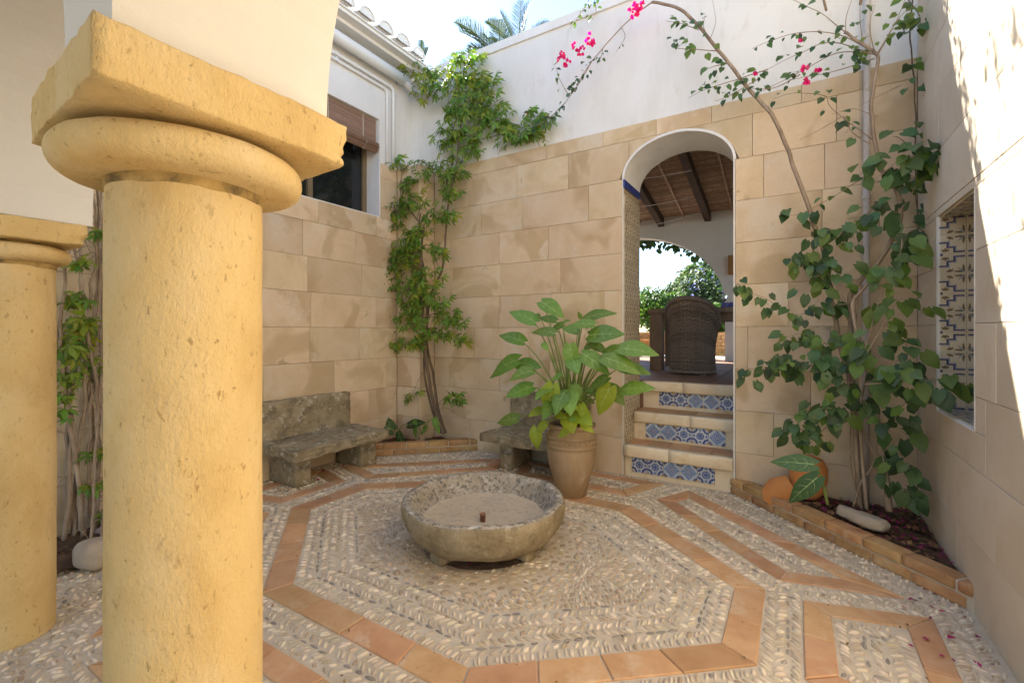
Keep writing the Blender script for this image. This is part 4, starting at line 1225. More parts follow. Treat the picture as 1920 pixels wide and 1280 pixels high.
for i, (b, t, yk) in enumerate(LEAVES):
    b, t = Vector(b), Vector(t)
    L = (t-b).length*1.14
    down = t.z < b.z-.02
    up_ = Vector((rnd.uniform(-.25,.25), -.75 if not yk else -1.2, .75+rnd.uniform(-.1,.3)))
    if abs((t-b).normalized().z) > .75: up_ = Vector((rnd.uniform(-.4,.4), -1, .35))
    ms = (bly if yk else bl_)
    o = inst('leaf', ms[i % len(ms)], leaf_mtx(b, t, up_) @ Matrix.Diagonal((L*rnd.uniform(.85,1.05), L, L, 1)), pp)
    if yk == 2: o['label'] = 'yellow drooping leaf over the rim of the urn'
    r0 = hub+Vector((rnd.uniform(-.05,.05), rnd.uniform(-.05,.05), 0))
    out = Vector((b.x-r0.x, b.y-r0.y, 0))
    mid = r0.lerp(b, .5)+Vector((0,0,.10+.12*out.length))-out*.12
    pts = []
    for k in range(9):
        s = k/8
        pts.append(r0*(1-s)**2+mid*2*s*(1-s)+b*s*s)
    st_.tube(pts, [.011-.0075*k/8 for k in range(9)], 6)
st_.build('stalks', M['petiole'], pp, True)
hk = MB()
for k in range(14):
    a = rnd.uniform(0,6.28); r0 = rnd.uniform(.02,.07)
    b = hub+Vector((r0*math.cos(a), r0*math.sin(a), -.02)); t = b+Vector((.05*math.cos(a), .05*math.sin(a), rnd.uniform(.12,.24)))
    hk.tube([b, b.lerp(t,.5)+Vector((0,0,.01)), t], [.016,.012,.003], 5)
hk.build('leaf_husks', M['husk'], pp, True)

# ------------------------------------------------------------------ climbers
def heart_mesh(mats_, L=1.0, W=.85, seed=0):
    return broad_leaf(L, W, .3, .2, vein=False, ns=5, heart=.2)
def small_leaf(ns=4):
    m = MB()
    tw = [(0,.15),(.18,.85),(.45,1.0),(.75,.55),(1.0,0)]
    vs_ = []
    for t, w in tw:
        z = -.25*t*t
        back = .16 if t == 0 else 0
        for c in (-1,0,1): vs_.append((c*.42*(w if t > 0 else .5), t-(back if c else 0), z+(.12*abs(c)*w)))
    fs = []
    for i in range(len(tw)-1):
        for c in range(2): fs.append((i*3+c, i*3+c+1, (i+1)*3+c+1, (i+1)*3+c))
    m.add(vs_, fs); return m
def compound():
    m = MB()
    for k, a in enumerate((-88,-44,0,44,88)):
        s = .62 if k in (0,4) else .85 if k in (1,3) else 1.0
        mt = Matrix.Rotation(R(-a), 4, 'Z') @ Matrix.Rotation(rnd.uniform(-.3,.1), 4, 'X') @ Matrix.Scale(s*.62, 4)
        vs_ = []
        for t, w in ((.06,.08),(.35,.8),(.62,.95),(1.0,0)):
            z = -.30*t*t
            for c in (-1,0,1): vs_.append(mt @ Vector((c*.155*w, t, z+.05*abs(c)*w)))
        fs = []
        for i in range(3):
            for c in range(2): fs.append((i*3+c, i*3+c+1, (i+1)*3+c+1, (i+1)*3+c))
        m.add(vs_, fs)
    return m
CMP = {k: [compound().mesh('leaf', M[k], True) for _ in range(4)] for k in ('leaf_light','leaf_yellow')}
HRT = {k: [small_leaf().mesh('leaf', M[k], True) for _ in range(2)] + [broad_leaf(1,.8,.3,.2,False,5,.2).mesh('leaf', M[k], True)] for k in ('leaf_dark','leaf_mid')}
def smooth_path(pts, n=5):
    pts = [Vector(p) for p in pts]
    out = []
    for i in range(len(pts)-1):
        p0, p1, p2, p3 = pts[max(i-1,0)], pts[i], pts[i+1], pts[min(i+2,len(pts)-1)]
        for k in range(n):
            t = k/n
            out.append(.5*((2*p1)+(p2-p0)*t+(2*p0-5*p1+4*p2-p3)*t*t+(3*p1-p0-3*p2+p3)*t**3))
    out.append(pts[-1]); return out
def stem(m, pts, r0, r1, jit=.006, n=5, sides=6, sd=0):
    p = smooth_path(pts, n)
    k = len(p)
    p = [q+noise.noise_vector(q*9+Vector((sd,sd,sd)))*jit for q in p]
    m.tube(p, [r0+(r1-r0)*i/(k-1) for i in range(k)], sides)
    return p
class Climber:
    def __init__(s, t, bark):
        s.t = t; s.bark = bark; s.wood = MB(); s.leaves = []; s.nodes = []
    def stem(s, pts, r0, r1, **k):
        own = MB() if r0 > .0055 else s.wood
        p = stem(own, pts, r0, r1, **k); s.nodes += p
        if own is not s.wood: own.build('stem', M[s.bark], s.t, True)
        return p
    def blob(s, c, r, n, size, kinds, facing=(0,-1,.55), droop=.6, spread=1.0, twig=True):
        """leaves in an ellipsoid c +- r; a few twigs join it to the nearest stem"""
        c = Vector(c)
        near = min(s.nodes, key=lambda q: (q-c).length) if s.nodes else c
        ends = []
        if twig:
            for k in range(max(1, min(4, n//6))):
                e = c+Vector((rnd.uniform(-1,1)*r[0]*.8, rnd.uniform(-1,1)*r[1]*.8, rnd.uniform(-1,1)*r[2]*.8))
                mid = near.lerp(e,.5)+Vector((rnd.uniform(-.03,.03), rnd.uniform(-.03,.02), rnd.uniform(.0,.06)))
                pts = smooth_path([near, mid, e], 4)
                s.wood.tube(pts, [.0045-.003*i/(len(pts)-1) for i in range(len(pts))], 4)
                ends.append(pts)
        for k in range(n):
            while True:
                q = Vector((rnd.uniform(-1,1), rnd.uniform(-1,1), rnd.uniform(-1,1)))
                if q.length < 1: break
            p = c+Vector((q.x*r[0], q.y*r[1], q.z*r[2]))
            if ends and rnd.random() < .45:
                e = rnd.choice(ends); p = e[rnd.randrange(len(e)//3, len(e))]+Vector((rnd.uniform(-.03,.03), rnd.uniform(-.04,.0), rnd.uniform(-.03,.03)))
            up = Vector(facing)+Vector((rnd.uniform(-.7,.7), rnd.uniform(-.4,.4), rnd.uniform(-.5,.5)))
            ax = Vector((q.x*1.0+rnd.uniform(-.5,.5), rnd.uniform(-.5,.1), -droop+rnd.uniform(-.4,.4)))
            L = size*rnd.uniform(.65,1.25)
            kd = rnd.choices(list(kinds), list(kinds.values()))[0]
            s.leaves.append((p, p+ax, up, L, kd))
    def chain(s, pts, n, size, kinds, spread=.03, r0=.004, r1=.0015, facing=(0,-1,.55), droop=.8):
        p = s.stem(pts, r0, r1, sides=4)
        for k in range(n):
            i = rnd.uniform(.12,1)*(len(p)-1); a = p[int(i)]
            b = a+Vector((rnd.uniform(-1,1)*spread, rnd.uniform(-1,.3)*spread, rnd.uniform(-1,1)*spread))
            up = Vector(facing)+Vector((rnd.uniform(-.6,.6), rnd.uniform(-.4,.4), rnd.uniform(-.4,.4)))
            ax = (b-a).normalized()*.7+Vector((rnd.uniform(-.4,.4), -.2, -droop))
            kd = rnd.choices(list(kinds), list(kinds.values()))[0]
            s.leaves.append((b, b+ax, up, size*rnd.uniform(.6,1.2), kd))
    def finish(s, bank, limit=300):
        if s.wood.v: tag(s.wood.build('twigs', M[s.bark], s.t, True), kind='stuff')
        def seen(l):
            d = l[0].x*fwd.x+l[0].y*fwd.y
            return 0 if (l[0].z-1.4)/d > .73 else -l[3]/d
        s.leaves.sort(key=seen)
        rest = {}
        for i, (b, t, up, L, kd) in enumerate(s.leaves):
            me = bank[kd][i % len(bank[kd])]
            mt = leaf_mtx(b, t, up) @ Matrix.Diagonal((L*rnd.uniform(.85,1.1), L, L, 1))
            if i < limit: inst('leaf', me, mt, s.t)
            else:
                mb = rest.setdefault(kd, MB())
                mb.add([mt @ v.co for v in me.vertices], [tuple(p.vertices) for p in me.polygons])
        for kd, mb in rest.items(): tag(mb.build('small_leaves', M[kd], s.t, True), kind='stuff')

def bract_mesh():
    m = MB()
    for k in range(3):
        mt = Matrix.Rotation(k*2.094, 4, 'Z') @ Matrix.Rotation(R(52), 4, 'X')
        vs_ = []
        for t, w in ((0,.1),(.35,.85),(.65,.9),(1,.0)):
            for c in (-1,0,1): vs_.append(mt @ Vector((c*.42*w, t, .12*abs(c)*w+.15*t*t)))
        fs = []
        for i in range(3):
            for c in range(2): fs.append((i*3+c, i*3+c+1, (i+1)*3+c+1, (i+1)*3+c))
        m.add(vs_, fs)
    return m
BR = [bract_mesh().mesh('flower', M['pink'], True) for _ in range(2)]
def flowers(t, c, r, n, size=.034):
    c = Vector(c)
    for k in range(n):
        q = Vector((rnd.gauss(0,.5)*r, rnd.gauss(0,.4)*r*.8, rnd.gauss(0,.45)*r))
        inst('flower', BR[k % 2], Matrix.Translation(c+q) @ Matrix.Rotation(rnd.uniform(0,6.28), 4, 'Z') @ Matrix.Rotation(rnd.uniform(.3,2.4), 4, 'X') @ Matrix.Scale(size*rnd.uniform(.75,1.2), 4), t)

# vine in the left corner
v1 = thing('climbing_vine', (-3.72, 4.2, .08), 'fresh green five leaflet vine climbing the left corner beside the pilaster', 'vine')
c1 = Climber(v1, 'dark_bark')
V = {'leaf_light': 5, 'leaf_yellow': 1}
c1.stem([(-3.389, 4.03, 0.237), (-3.5, 4.03, 0.451), (-3.622, 4.03, 0.873), (-3.688, 4.03, 1.369), (-3.713, 4.03, 1.869), (-3.729, 4.03, 2.34), (-3.688, 4.03, 2.616)], .022, .012)
c1.stem([(-3.454, 4.05, 0.226), (-3.599, 4.05, 0.531), (-3.706, 4.05, 0.961), (-3.664, 4.05, 1.462), (-3.681, 4.05, 2.025), (-3.782, 4.05, 2.41), (-3.765, 4.05, 2.787)], .014, .007)
c1.stem([(-3.517, 4.22, 0.186), (-3.632, 4.22, 0.454), (-3.716, 4.22, 0.885), (-3.818, 4.22, 1.27), (-3.767, 4.22, 1.788), (-3.566, 4.22, 2.162), (-3.517, 4.22, 2.601), (-3.468, 4.22, 2.961), (-3.388, 4.22, 3.211), (-3.34, 4.22, 3.451), (-3.301, 4.22, 3.752), (-3.286, 4.22, 4.027), (-3.262, 4.22, 4.299), (-3.231, 4.22, 4.505)], .016, .006)
c1.stem([(-3.468, 4.25, 2.917), (-3.525, 4.25, 3.18), (-3.428, 4.25, 3.415), (-3.46, 4.25, 3.674), (-3.364, 4.25, 3.935), (-3.333, 4.25, 4.145)], .010, .004)
c1.stem([(-3.756, 4.04, 2.658), (-3.909, 4.04, 2.836), (-4.059, 4.04, 3.019), (-4.068, 4.04, 3.247), (-3.953, 4.04, 3.374), (-3.781, 4.04, 3.418)], .007, .003)
c1.stem([(-3.324, 4.28, 4.031), (-3.063, 4.28, 3.934), (-2.772, 4.28, 3.742), (-2.498, 4.28, 3.618), (-2.238, 4.28, 3.63)], .005, .002)
c1.stem([(-3.293, 4.2, 4.175), (-3.549, 4.2, 4.371), (-3.8, 4.2, 4.508), (-4.109, 4.2, 4.678)], .006, .002)
c1.stem([(-3.372, 4.28, 3.666), (-3.063, 4.28, 3.586), (-2.702, 4.28, 3.578), (-2.366, 4.28, 3.473), (-2.176, 4.28, 3.359)], .004, .002)
for (px, w, n, Y) in [((-3.231, 4.2, 4.476), (0.27, 0.135), 16, 4.2), ((-3.14, 4.2, 4.163), (0.332, 0.182), 26, 4.2), ((-3.466, 4.15, 4.275), (0.196, 0.149), 10, 4.15), ((-3.71, 4.1, 4.383), (0.232, 0.152), 10, 4.1), ((-4.012, 4.1, 4.587), (0.191, 0.078), 5, 4.1), ((-2.998, 4.24, 3.961), (0.253, 0.145), 16, 4.24), ((-3.27, 4.2, 3.892), (0.375, 0.209), 22, 4.2), ((-3.491, 4.18, 3.719), (0.263, 0.163), 13, 4.18), ((-3.224, 4.24, 3.606), (0.337, 0.148), 16, 4.24), ((-2.702, 4.28, 3.66), (0.222, 0.082), 12, 4.28), ((-2.393, 4.27, 3.533), (0.203, 0.102), 12, 4.27), ((-2.207, 4.28, 3.605), (0.141, 0.067), 6, 4.28), ((-3.162, 4.26, 3.44), (0.258, 0.086), 7, 4.26), ((-3.547, 4.15, 3.407), (0.184, 0.088), 5, 4.15), ((-4.114, 4.05, 3.433), (0.151, 0.078), 5, 4.05), ((-4.003, 4.02, 2.909), (0.303, 0.109), 16, 4.02), ((-3.527, 4.08, 2.731), (0.227, 0.093), 11, 4.08), ((-4.174, 4.02, 2.705), (0.206, 0.098), 8, 4.02), ((-4.487, 4.05, 2.614), (0.099, 0.061), 3, 4.05), ((-3.769, 4.0, 2.545), (0.21, 0.1), 9, 4.0), ((-3.983, 4.0, 2.307), (0.309, 0.141), 18, 4.0), ((-4.18, 4.0, 2.116), (0.246, 0.143), 14, 4.0), ((-3.725, 3.98, 1.99), (0.339, 0.149), 20, 3.98), ((-4.265, 4.02, 1.894), (0.18, 0.105), 7, 4.02), ((-3.596, 4.02, 1.739), (0.298, 0.123), 16, 4.02), ((-3.306, 4.08, 1.533), (0.216, 0.109), 12, 4.08), ((-3.155, 4.12, 1.316), (0.113, 0.06), 4, 4.12), ((-3.868, 3.98, 1.539), (0.291, 0.126), 15, 3.98), ((-4.247, 4.02, 1.216), (0.138, 0.066), 5, 4.02), ((-3.769, 4.0, 1.262), (0.197, 0.088), 8, 4.0), ((-4.698, 4.08, 1.4), (0.101, 0.028), 2, 4.08), ((-3.246, 4.12, 0.661), (0.089, 0.055), 4, 4.12), ((-3.919, 4.05, 0.581), (0.054, 0.038), 2, 4.05), ((-2.366, 4.28, 3.757), (0.036, 0.028), 2, 4.28), ((-3.388, 4.2, 3.205), (0.17, 0.137), 9, 4.2), ((-3.451, 4.18, 2.992), (0.157, 0.1), 7, 4.18), ((-3.71, 4.1, 3.233), (0.173, 0.139), 7, 4.1), ((-3.909, 4.04, 3.155), (0.147, 0.128), 6, 4.04), ((-2.983, 4.22, 4.159), (0.214, 0.132), 10, 4.22), ((-3.813, 4.12, 4.282), (0.188, 0.115), 7, 4.12), ((-2.837, 4.27, 3.813), (0.213, 0.083), 8, 4.27), ((-2.599, 4.28, 3.525), (0.245, 0.07), 9, 4.28), ((-3.871, 4.0, 2.443), (0.239, 0.088), 9, 4.0), ((-3.502, 4.05, 2.322), (0.168, 0.098), 7, 4.05), ((-3.809, 3.98, 1.776), (0.289, 0.138), 12, 3.98), ((-3.493, 4.04, 1.339), (0.193, 0.098), 7, 4.04)]:
    yl = {'leaf_light': 2, 'leaf_yellow': 1} if px[2] > 3.9 else V  # more yellow leaves high up colour in the sunlit top of the vine
    c1.blob(px, (w[0]*1.12, .12, w[1]*1.1), int(n*3.3), .155, yl, droop=.3)
for i in range(26):
    a = rnd.choice(c1.nodes); 
    d = Vector((rnd.uniform(-.35,.35), rnd.uniform(-.10,.02), rnd.uniform(-.35,.2)))
    c1.wood.tube(smooth_path([a, a+d*.5+Vector((0,0,.04)), a+d], 4), .0022, 4)
c1.finish(CMP, 300)
flowers(v1, (-2.406, 4.27, 3.712), .03, 4, .03)

# vine between the columns, on the house wall
v2 = thing('climbing_vine', (-4.1, 1.15, .03), 'twisted grey vine with sparse green leaves between the two columns', 'vine')
c2 = Climber(v2, 'bark')
for k in range(9):
    x = -4.06+.03*math.sin(k*2.1); y0 = 1.02+.030*k
    pts = [(x+.02*math.sin(j*1.3+k), y0+.05*math.sin(j*.9+k*1.7)+.012*j*(k % 3-1), .03+.42*j) for j in range(7)]
    c2.stem(pts, .018-.001*k, .007, jit=.02, sd=k)
for k in range(4):
    c2.stem([(-3.88+.02*k, 1.10+.05*k, .03),(-3.90, 1.12+.06*k, .3),(-3.98, 1.16+.04*k, .7),(-4.06, 1.20, 1.05),(-4.1, 1.22+.02*k, 1.5),(-4.12,1.25,2.1)], .010, .006, jit=.012, sd=20+k)
for k in range(90):
    a = rnd.choice(c2.nodes)
    d = Vector((rnd.uniform(-.05,.14), rnd.uniform(-.15,.30), rnd.uniform(-.12,.12)))
    c2.wood.tube(smooth_path([a, a+d*.5+Vector((0,0,rnd.uniform(-.03,.04))), a+d], 3), .0026, 4)
for (p, w, n) in [((-4.0, 1.156, 2.045), (0.062, 0.05), 5), ((-4.0, 1.121, 1.826), (0.071, 0.071), 7), ((-4.0, 1.08, 1.593), (0.093, 0.063), 12), ((-4.0, 1.054, 1.435), (0.064, 0.07), 10), ((-4.0, 1.14, 1.436), (0.061, 0.071), 8), ((-4.0, 1.015, 1.279), (0.052, 0.069), 7), ((-4.0, 1.107, 1.259), (0.082, 0.071), 12), ((-4.0, 1.054, 1.104), (0.075, 0.063), 10), ((-4.0, 1.175, 1.148), (0.04, 0.065), 5), ((-4.0, 1.015, 0.987), (0.042, 0.048), 5), ((-4.0, 1.184, 0.57), (0.034, 0.043), 3), ((-4.0, 1.162, 0.395), (0.044, 0.043), 4), ((-4.0, 1.195, 0.169), (0.028, 0.043), 3), ((-4.0, 1.08, 1.33), (0.109, 0.21), 10), ((-4.0, 1.028, 0.847), (0.037, 0.035), 3)]:
    c2.blob(p, (.08, w[0], w[1]), n, .155, {'leaf_light': 3, 'leaf_yellow': 2}, facing=(1,-.4,.5), droop=.3)
c2.finish(CMP)

# bougainvillea and ivy on the right
v3 = thing('bougainvillea', (.35, 4.1, .1), 'large bougainvillea with dark heart leaves and pink bracts right of the doorway', 'climber')
c3 = Climber(v3, 'bark')
D = {'leaf_dark': 3, 'leaf_mid': 1}; Dm = {'leaf_dark': 1, 'leaf_mid': 2}  # the leaf_mid share puts the tone of sunlit leaves into the colour
c3.stem([(0.533, 3.86, 0.218), (0.517, 3.86, 0.418), (0.484, 3.86, 0.659), (0.456, 3.86, 0.904)], .022, .016)
c3.stem([(0.46, 3.9, 0.899), (0.418, 3.9, 1.147), (0.363, 3.9, 1.4), (0.339, 3.9, 1.583), (0.403, 3.9, 1.689), (0.503, 3.9, 1.827)], .016, .008)
c3.stem([(0.392, 4.02, 0.157), (0.38, 4.02, 0.425), (0.368, 4.02, 0.724), (0.356, 4.02, 1.024), (0.347, 4.02, 1.325), (0.337, 4.02, 1.57), (0.356, 4.02, 1.701), (0.475, 4.02, 1.843), (0.567, 4.02, 2.018), (0.614, 4.02, 2.179), (0.586, 4.02, 2.364), (0.509, 4.02, 2.509), (0.475, 4.02, 2.722), (0.457, 4.02, 2.955), (0.483, 4.02, 3.203), (0.492, 4.02, 3.296), (0.425, 4.02, 3.384), (0.307, 4.02, 3.521)], .019, .009)
c3.stem([(0.423, 3.95, 0.176), (0.403, 3.95, 0.447), (0.385, 3.95, 0.775), (0.367, 3.95, 1.105), (0.361, 3.95, 1.474), (0.385, 3.95, 1.694)], .013, .008)
c3.stem([(0.35, 3.96, 0.176), (0.386, 3.96, 0.349), (0.444, 3.96, 0.451), (0.468, 3.96, 0.563), (0.415, 3.96, 0.666), (0.398, 3.96, 0.885), (0.421, 3.96, 1.107), (0.41, 3.96, 1.327)], .008, .005)
c3.stem([(0.408, 4.0, 0.145), (0.354, 4.0, 0.351), (0.336, 4.0, 0.536), (0.342, 4.0, 0.799), (0.324, 4.0, 1.099)], .007, .004)
c3.stem([(0.358, 4.12, 0.859), (0.333, 4.12, 1.09), (0.27, 4.12, 1.4), (0.225, 4.12, 1.715), (0.176, 4.12, 2.036), (0.113, 4.12, 2.251), (0.01, 4.12, 2.602), (-0.053, 4.12, 2.831), (-0.153, 4.12, 3.09), (-0.317, 4.12, 3.344), (-0.441, 4.12, 3.553), (-0.603, 4.12, 3.824), (-0.772, 4.12, 4.094), (-0.926, 4.12, 4.233), (-1.078, 4.12, 4.318)], .017, .012, jit=.008)
c3.stem([(-1.083, 4.14, 4.332), (-1.212, 4.14, 4.279), (-1.361, 4.14, 4.2), (-1.541, 4.14, 4.061), (-1.637, 4.14, 3.99), (-1.73, 4.14, 3.864), (-1.859, 4.14, 3.723), (-1.986, 4.14, 3.614), (-2.153, 4.14, 3.521), (-2.384, 4.14, 3.51)], .006, .002)
def tw(pts, n, size, kinds, Y=4.12, spread=.035, r0=.004): c3.chain(pts, n, size, kinds, spread, r0)
for (pts, n, size, kd, sp) in [([(-0.679, 4.08, 3.904), (-0.807, 4.08, 4.006), (-0.948, 4.08, 4.079)], 10, 0.06, 1, 0.035), ([(-0.533, 4.06, 3.682), (-0.718, 4.06, 3.75), (-0.847, 4.06, 3.804), (-0.882, 4.06, 3.884)], 16, 0.065, 2, 0.045), ([(-0.468, 4.08, 3.563), (-0.556, 4.08, 3.568), (-0.617, 4.08, 3.564)], 10, 0.06, 0, 0.04), ([(-0.174, 4.1, 3.442), (-0.4, 4.1, 3.423), (-0.6, 4.1, 3.414), (-0.768, 4.1, 3.37)], 26, 0.055, 0, 0.04), ([(-0.248, 4.1, 3.379), (-0.439, 4.1, 3.313), (-0.559, 4.1, 3.292)], 12, 0.06, 0, 0.035), ([(-0.6, 4.1, 3.812), (-0.551, 4.1, 3.95), (-0.579, 4.1, 4.136)], 0, 0.05, 0, 0.03), ([(-0.608, 4.1, 3.837), (-0.649, 4.1, 3.94), (-0.633, 4.1, 4.023)], 5, 0.05, 0, 0.03), ([(-1.357, 4.13, 4.193), (-1.322, 4.13, 4.093), (-1.408, 4.13, 3.983)], 2, 0.035, 0, 0.02), ([(-1.537, 4.13, 4.054), (-1.548, 4.13, 3.992), (-1.59, 4.13, 3.93)], 12, 0.04, 0, 0.03), ([(-1.633, 4.13, 3.983), (-1.753, 4.13, 3.85), (-1.854, 4.13, 3.718)], 26, 0.045, 0, 0.035), ([(-1.873, 4.12, 3.697), (-1.976, 4.12, 3.884), (-2.023, 4.12, 4.03)], 9, 0.045, 0, 0.03), ([(-1.932, 4.15, 3.663), (-2.11, 4.15, 3.547), (-2.263, 4.15, 3.497)], 22, 0.05, 0, 0.04), ([(-1.699, 4.2, 4.621), (-1.811, 4.2, 4.505), (-1.909, 4.2, 4.407)], 10, 0.04, 2, 0.025), ([(-1.645, 4.2, 4.6), (-1.628, 4.2, 4.491), (-1.672, 4.2, 4.414)], 12, 0.05, 2, 0.035), ([(-2.135, 4.2, 3.322), (-2.197, 4.2, 3.368), (-2.419, 4.2, 3.541)], 3, 0.05, 0, 0.03), ([(0.433, 4.1, 3.424), (0.237, 4.1, 3.585), (0.038, 4.1, 3.653), (-0.138, 4.1, 3.659), (-0.285, 4.1, 3.636)], 16, 0.05, 0, 0.03), ([(0.309, 4.05, 3.537), (0.169, 4.05, 3.725), (-0.014, 4.05, 3.892)], 5, 0.05, 0, 0.03), ([(0.502, 4.1, 3.334), (0.237, 4.1, 3.515), (0.038, 4.1, 3.5), (-0.174, 4.1, 3.442)], 14, 0.055, 0, 0.03), ([(0.484, 4.1, 3.358), (0.269, 4.1, 3.426), (0.003, 4.1, 3.348), (-0.211, 4.1, 3.285)], 14, 0.055, 0, 0.03), ([(0.484, 4.1, 3.32), (0.237, 4.1, 3.299), (-0.032, 4.1, 3.317)], 12, 0.055, 0, 0.03), ([(0.309, 4.05, 3.537), (0.328, 4.05, 3.687), (0.358, 4.05, 3.789)], 5, 0.06, 1, 0.03), ([(0.416, 4.02, 3.394), (0.392, 4.02, 3.571), (0.401, 4.02, 3.717)], 4, 0.06, 0, 0.03), ([(0.49, 4.0, 3.287), (0.586, 4.0, 3.491), (0.641, 4.0, 3.65)], 6, 0.06, 2, 0.03), ([(0.483, 3.95, 3.281), (0.606, 3.95, 3.49), (0.687, 3.95, 3.531)], 8, 0.06, 2, 0.04), ([(0.472, 4.0, 3.329), (0.443, 4.0, 3.504), (0.472, 4.0, 3.641)], 4, 0.05, 1, 0.03), ([(0.038, 4.12, 3.348), (-0.139, 4.12, 3.295), (-0.325, 4.12, 3.347)], 10, 0.055, 0, 0.035), ([(0.472, 4.1, 2.751), (0.237, 4.1, 3.025), (0.188, 4.1, 3.136), (0.003, 4.1, 3.206), (-0.138, 4.1, 3.203)], 9, 0.06, 0, 0.03), ([(0.499, 4.1, 2.91), (0.363, 4.1, 2.993), (0.237, 4.1, 2.986)], 0, 0.05, 0, 0.03), ([(0.462, 4.12, 2.73), (0.365, 4.12, 2.828), (0.308, 4.12, 2.957), (0.238, 4.12, 2.935), (0.038, 4.12, 2.853)], 7, 0.07, 0, 0.03), ([(0.484, 4.1, 2.53), (0.237, 4.1, 2.379), (0.038, 4.1, 2.288), (-0.074, 4.1, 2.295)], 12, 0.085, 0, 0.05), ([(0.629, 4.1, 3.091), (0.514, 4.1, 3.049), (0.394, 4.1, 3.005)], 0, 0.05, 0, 0.03), ([(0.348, 4.0, 1.587), (0.167, 4.0, 1.574), (0.003, 4.0, 1.519), (-0.17, 4.0, 1.636), (-0.315, 4.0, 1.712), (-0.39, 4.0, 1.778)], 30, 0.085, 0, 0.04), ([(0.325, 4.02, 1.476), (0.232, 4.02, 1.707), (0.037, 4.02, 1.915), (-0.065, 4.02, 1.943)], 14, 0.09, 0, 0.06), ([(0.342, 4.0, 1.55), (0.183, 4.0, 1.862), (0.103, 4.0, 2.141)], 16, 0.095, 0, 0.06), ([(0.324, 4.0, 1.249), (0.167, 4.0, 1.323), (0.037, 4.0, 1.38), (-0.107, 4.0, 1.319)], 18, 0.085, 0, 0.05), ([(0.341, 3.85, 1.039), (0.161, 3.85, 1.14), (-0.03, 3.85, 1.17), (-0.164, 3.85, 1.126), (-0.296, 3.85, 1.061)], 42, 0.095, 0, 0.06), ([(0.341, 3.85, 0.895), (0.192, 3.85, 0.809), (0.067, 3.85, 0.721), (-0.013, 3.85, 0.655)], 34, 0.09, 0, 0.06), ([(0.222, 3.85, 0.775), (0.13, 3.85, 0.653), (0.083, 3.85, 0.58)], 14, 0.075, 2, 0.05), ([(0.341, 3.7, 1.123), (0.464, 3.7, 1.4), (0.568, 3.7, 1.599), (0.688, 3.7, 1.497)], 16, 0.1, 2, 0.06), ([(0.36, 3.75, 1.155), (0.47, 3.75, 1.606), (0.549, 3.75, 1.805), (0.589, 3.75, 1.964)], 24, 0.11, 1, 0.07), ([(0.367, 3.55, 1.071), (0.52, 3.55, 1.096), (0.665, 3.55, 1.12), (0.835, 3.55, 1.099)], 22, 0.11, 0, 0.06), ([(0.437, 3.7, 1.026), (0.568, 3.7, 1.201), (0.593, 3.7, 1.334)], 14, 0.11, 0, 0.07), ([(0.449, 3.8, 0.807), (0.557, 3.8, 0.784), (0.635, 3.8, 0.691)], 14, 0.11, 0, 0.07), ([(0.516, 3.9, 2.145), (0.625, 3.9, 2.236), (0.73, 3.9, 2.494)], 12, 0.11, 0, 0.06), ([(0.482, 3.85, 2.421), (0.591, 3.85, 2.505), (0.721, 3.85, 2.513), (0.734, 3.85, 2.443)], 26, 0.11, 0, 0.06), ([(0.509, 3.95, 2.488), (0.466, 3.95, 2.561), (0.379, 3.95, 2.467)], 8, 0.1, 0, 0.05), ([(0.501, 4.0, 2.058), (0.472, 4.0, 2.245), (0.354, 4.0, 2.112), (0.167, 4.0, 2.056)], 12, 0.095, 0, 0.05)]:
    c3.chain(pts, n, size*.95, (D, Dm, {'leaf_mid': 3, 'leaf_dark': 1})[kd], sp*1.25, .0045 if n else .003)
for (px, w, n, Y) in [((0.098, 3.82, 1.139), (0.235, 0.082), 22, 3.82), ((0.225, 3.9, 1.288), (0.156, 0.097), 16, 3.9), ((0.446, 3.78, 1.331), (0.164, 0.139), 15, 3.78), ((0.336, 3.8, 0.973), (0.224, 0.107), 15, 3.8), ((0.22, 3.82, 0.889), (0.153, 0.088), 14, 3.82), ((0.262, 4.0, 2.046), (0.14, 0.084), 14, 4.0), ((0.037, 4.05, 1.958), (0.101, 0.056), 7, 4.05), ((0.231, 4.0, 1.859), (0.136, 0.069), 12, 4.0), ((0.564, 3.85, 1.92), (0.066, 0.049), 6, 3.85), ((0.576, 3.75, 0.929), (0.141, 0.094), 7, 3.75), ((0.583, 3.8, 0.548), (0.107, 0.102), 13, 3.8), ((0.593, 3.78, 0.352), (0.085, 0.081), 14, 3.78), ((0.167, 4.0, 1.709), (0.162, 0.062), 10, 4.0), ((0.497, 3.75, 1.161), (0.143, 0.068), 12, 3.75), ((0.599, 3.9, 2.414), (0.147, 0.063), 10, 3.9)]:
    c3.blob(px, (w[0]*1.15, .12, w[1]*1.1), n, .085, D, droop=.8)
# sprays above the wall: they throw the dappled shade on the side wall
for (a, b, n) in (((.45,4.1,4.2),(.15,3.7,4.9),30),((.45,4.1,4.2),(.42,3.65,4.6),22),((.1,4.12,4.3),(-.15,3.75,4.95),26),((-.1,4.15,4.3),(-.45,3.9,5.1),24),((.3,4.1,4.4),(.0,4.4,5.3),24),((.45,4.0,4.4),(.35,3.3,5.0),22),((.3,4.0,4.7),(-.1,3.2,5.3),22)):
    a, b = Vector(a), Vector(b)
    for q in range(3):
        e = b+Vector((rnd.uniform(-.25,.25), rnd.uniform(-.25,.15), rnd.uniform(-.2,.2)))
        c3.chain([a, a.lerp(e,.4)+Vector((0,0,.12)), a.lerp(e,.8)+Vector((0,0,.08)), e], n, .075, D, .09, .005)
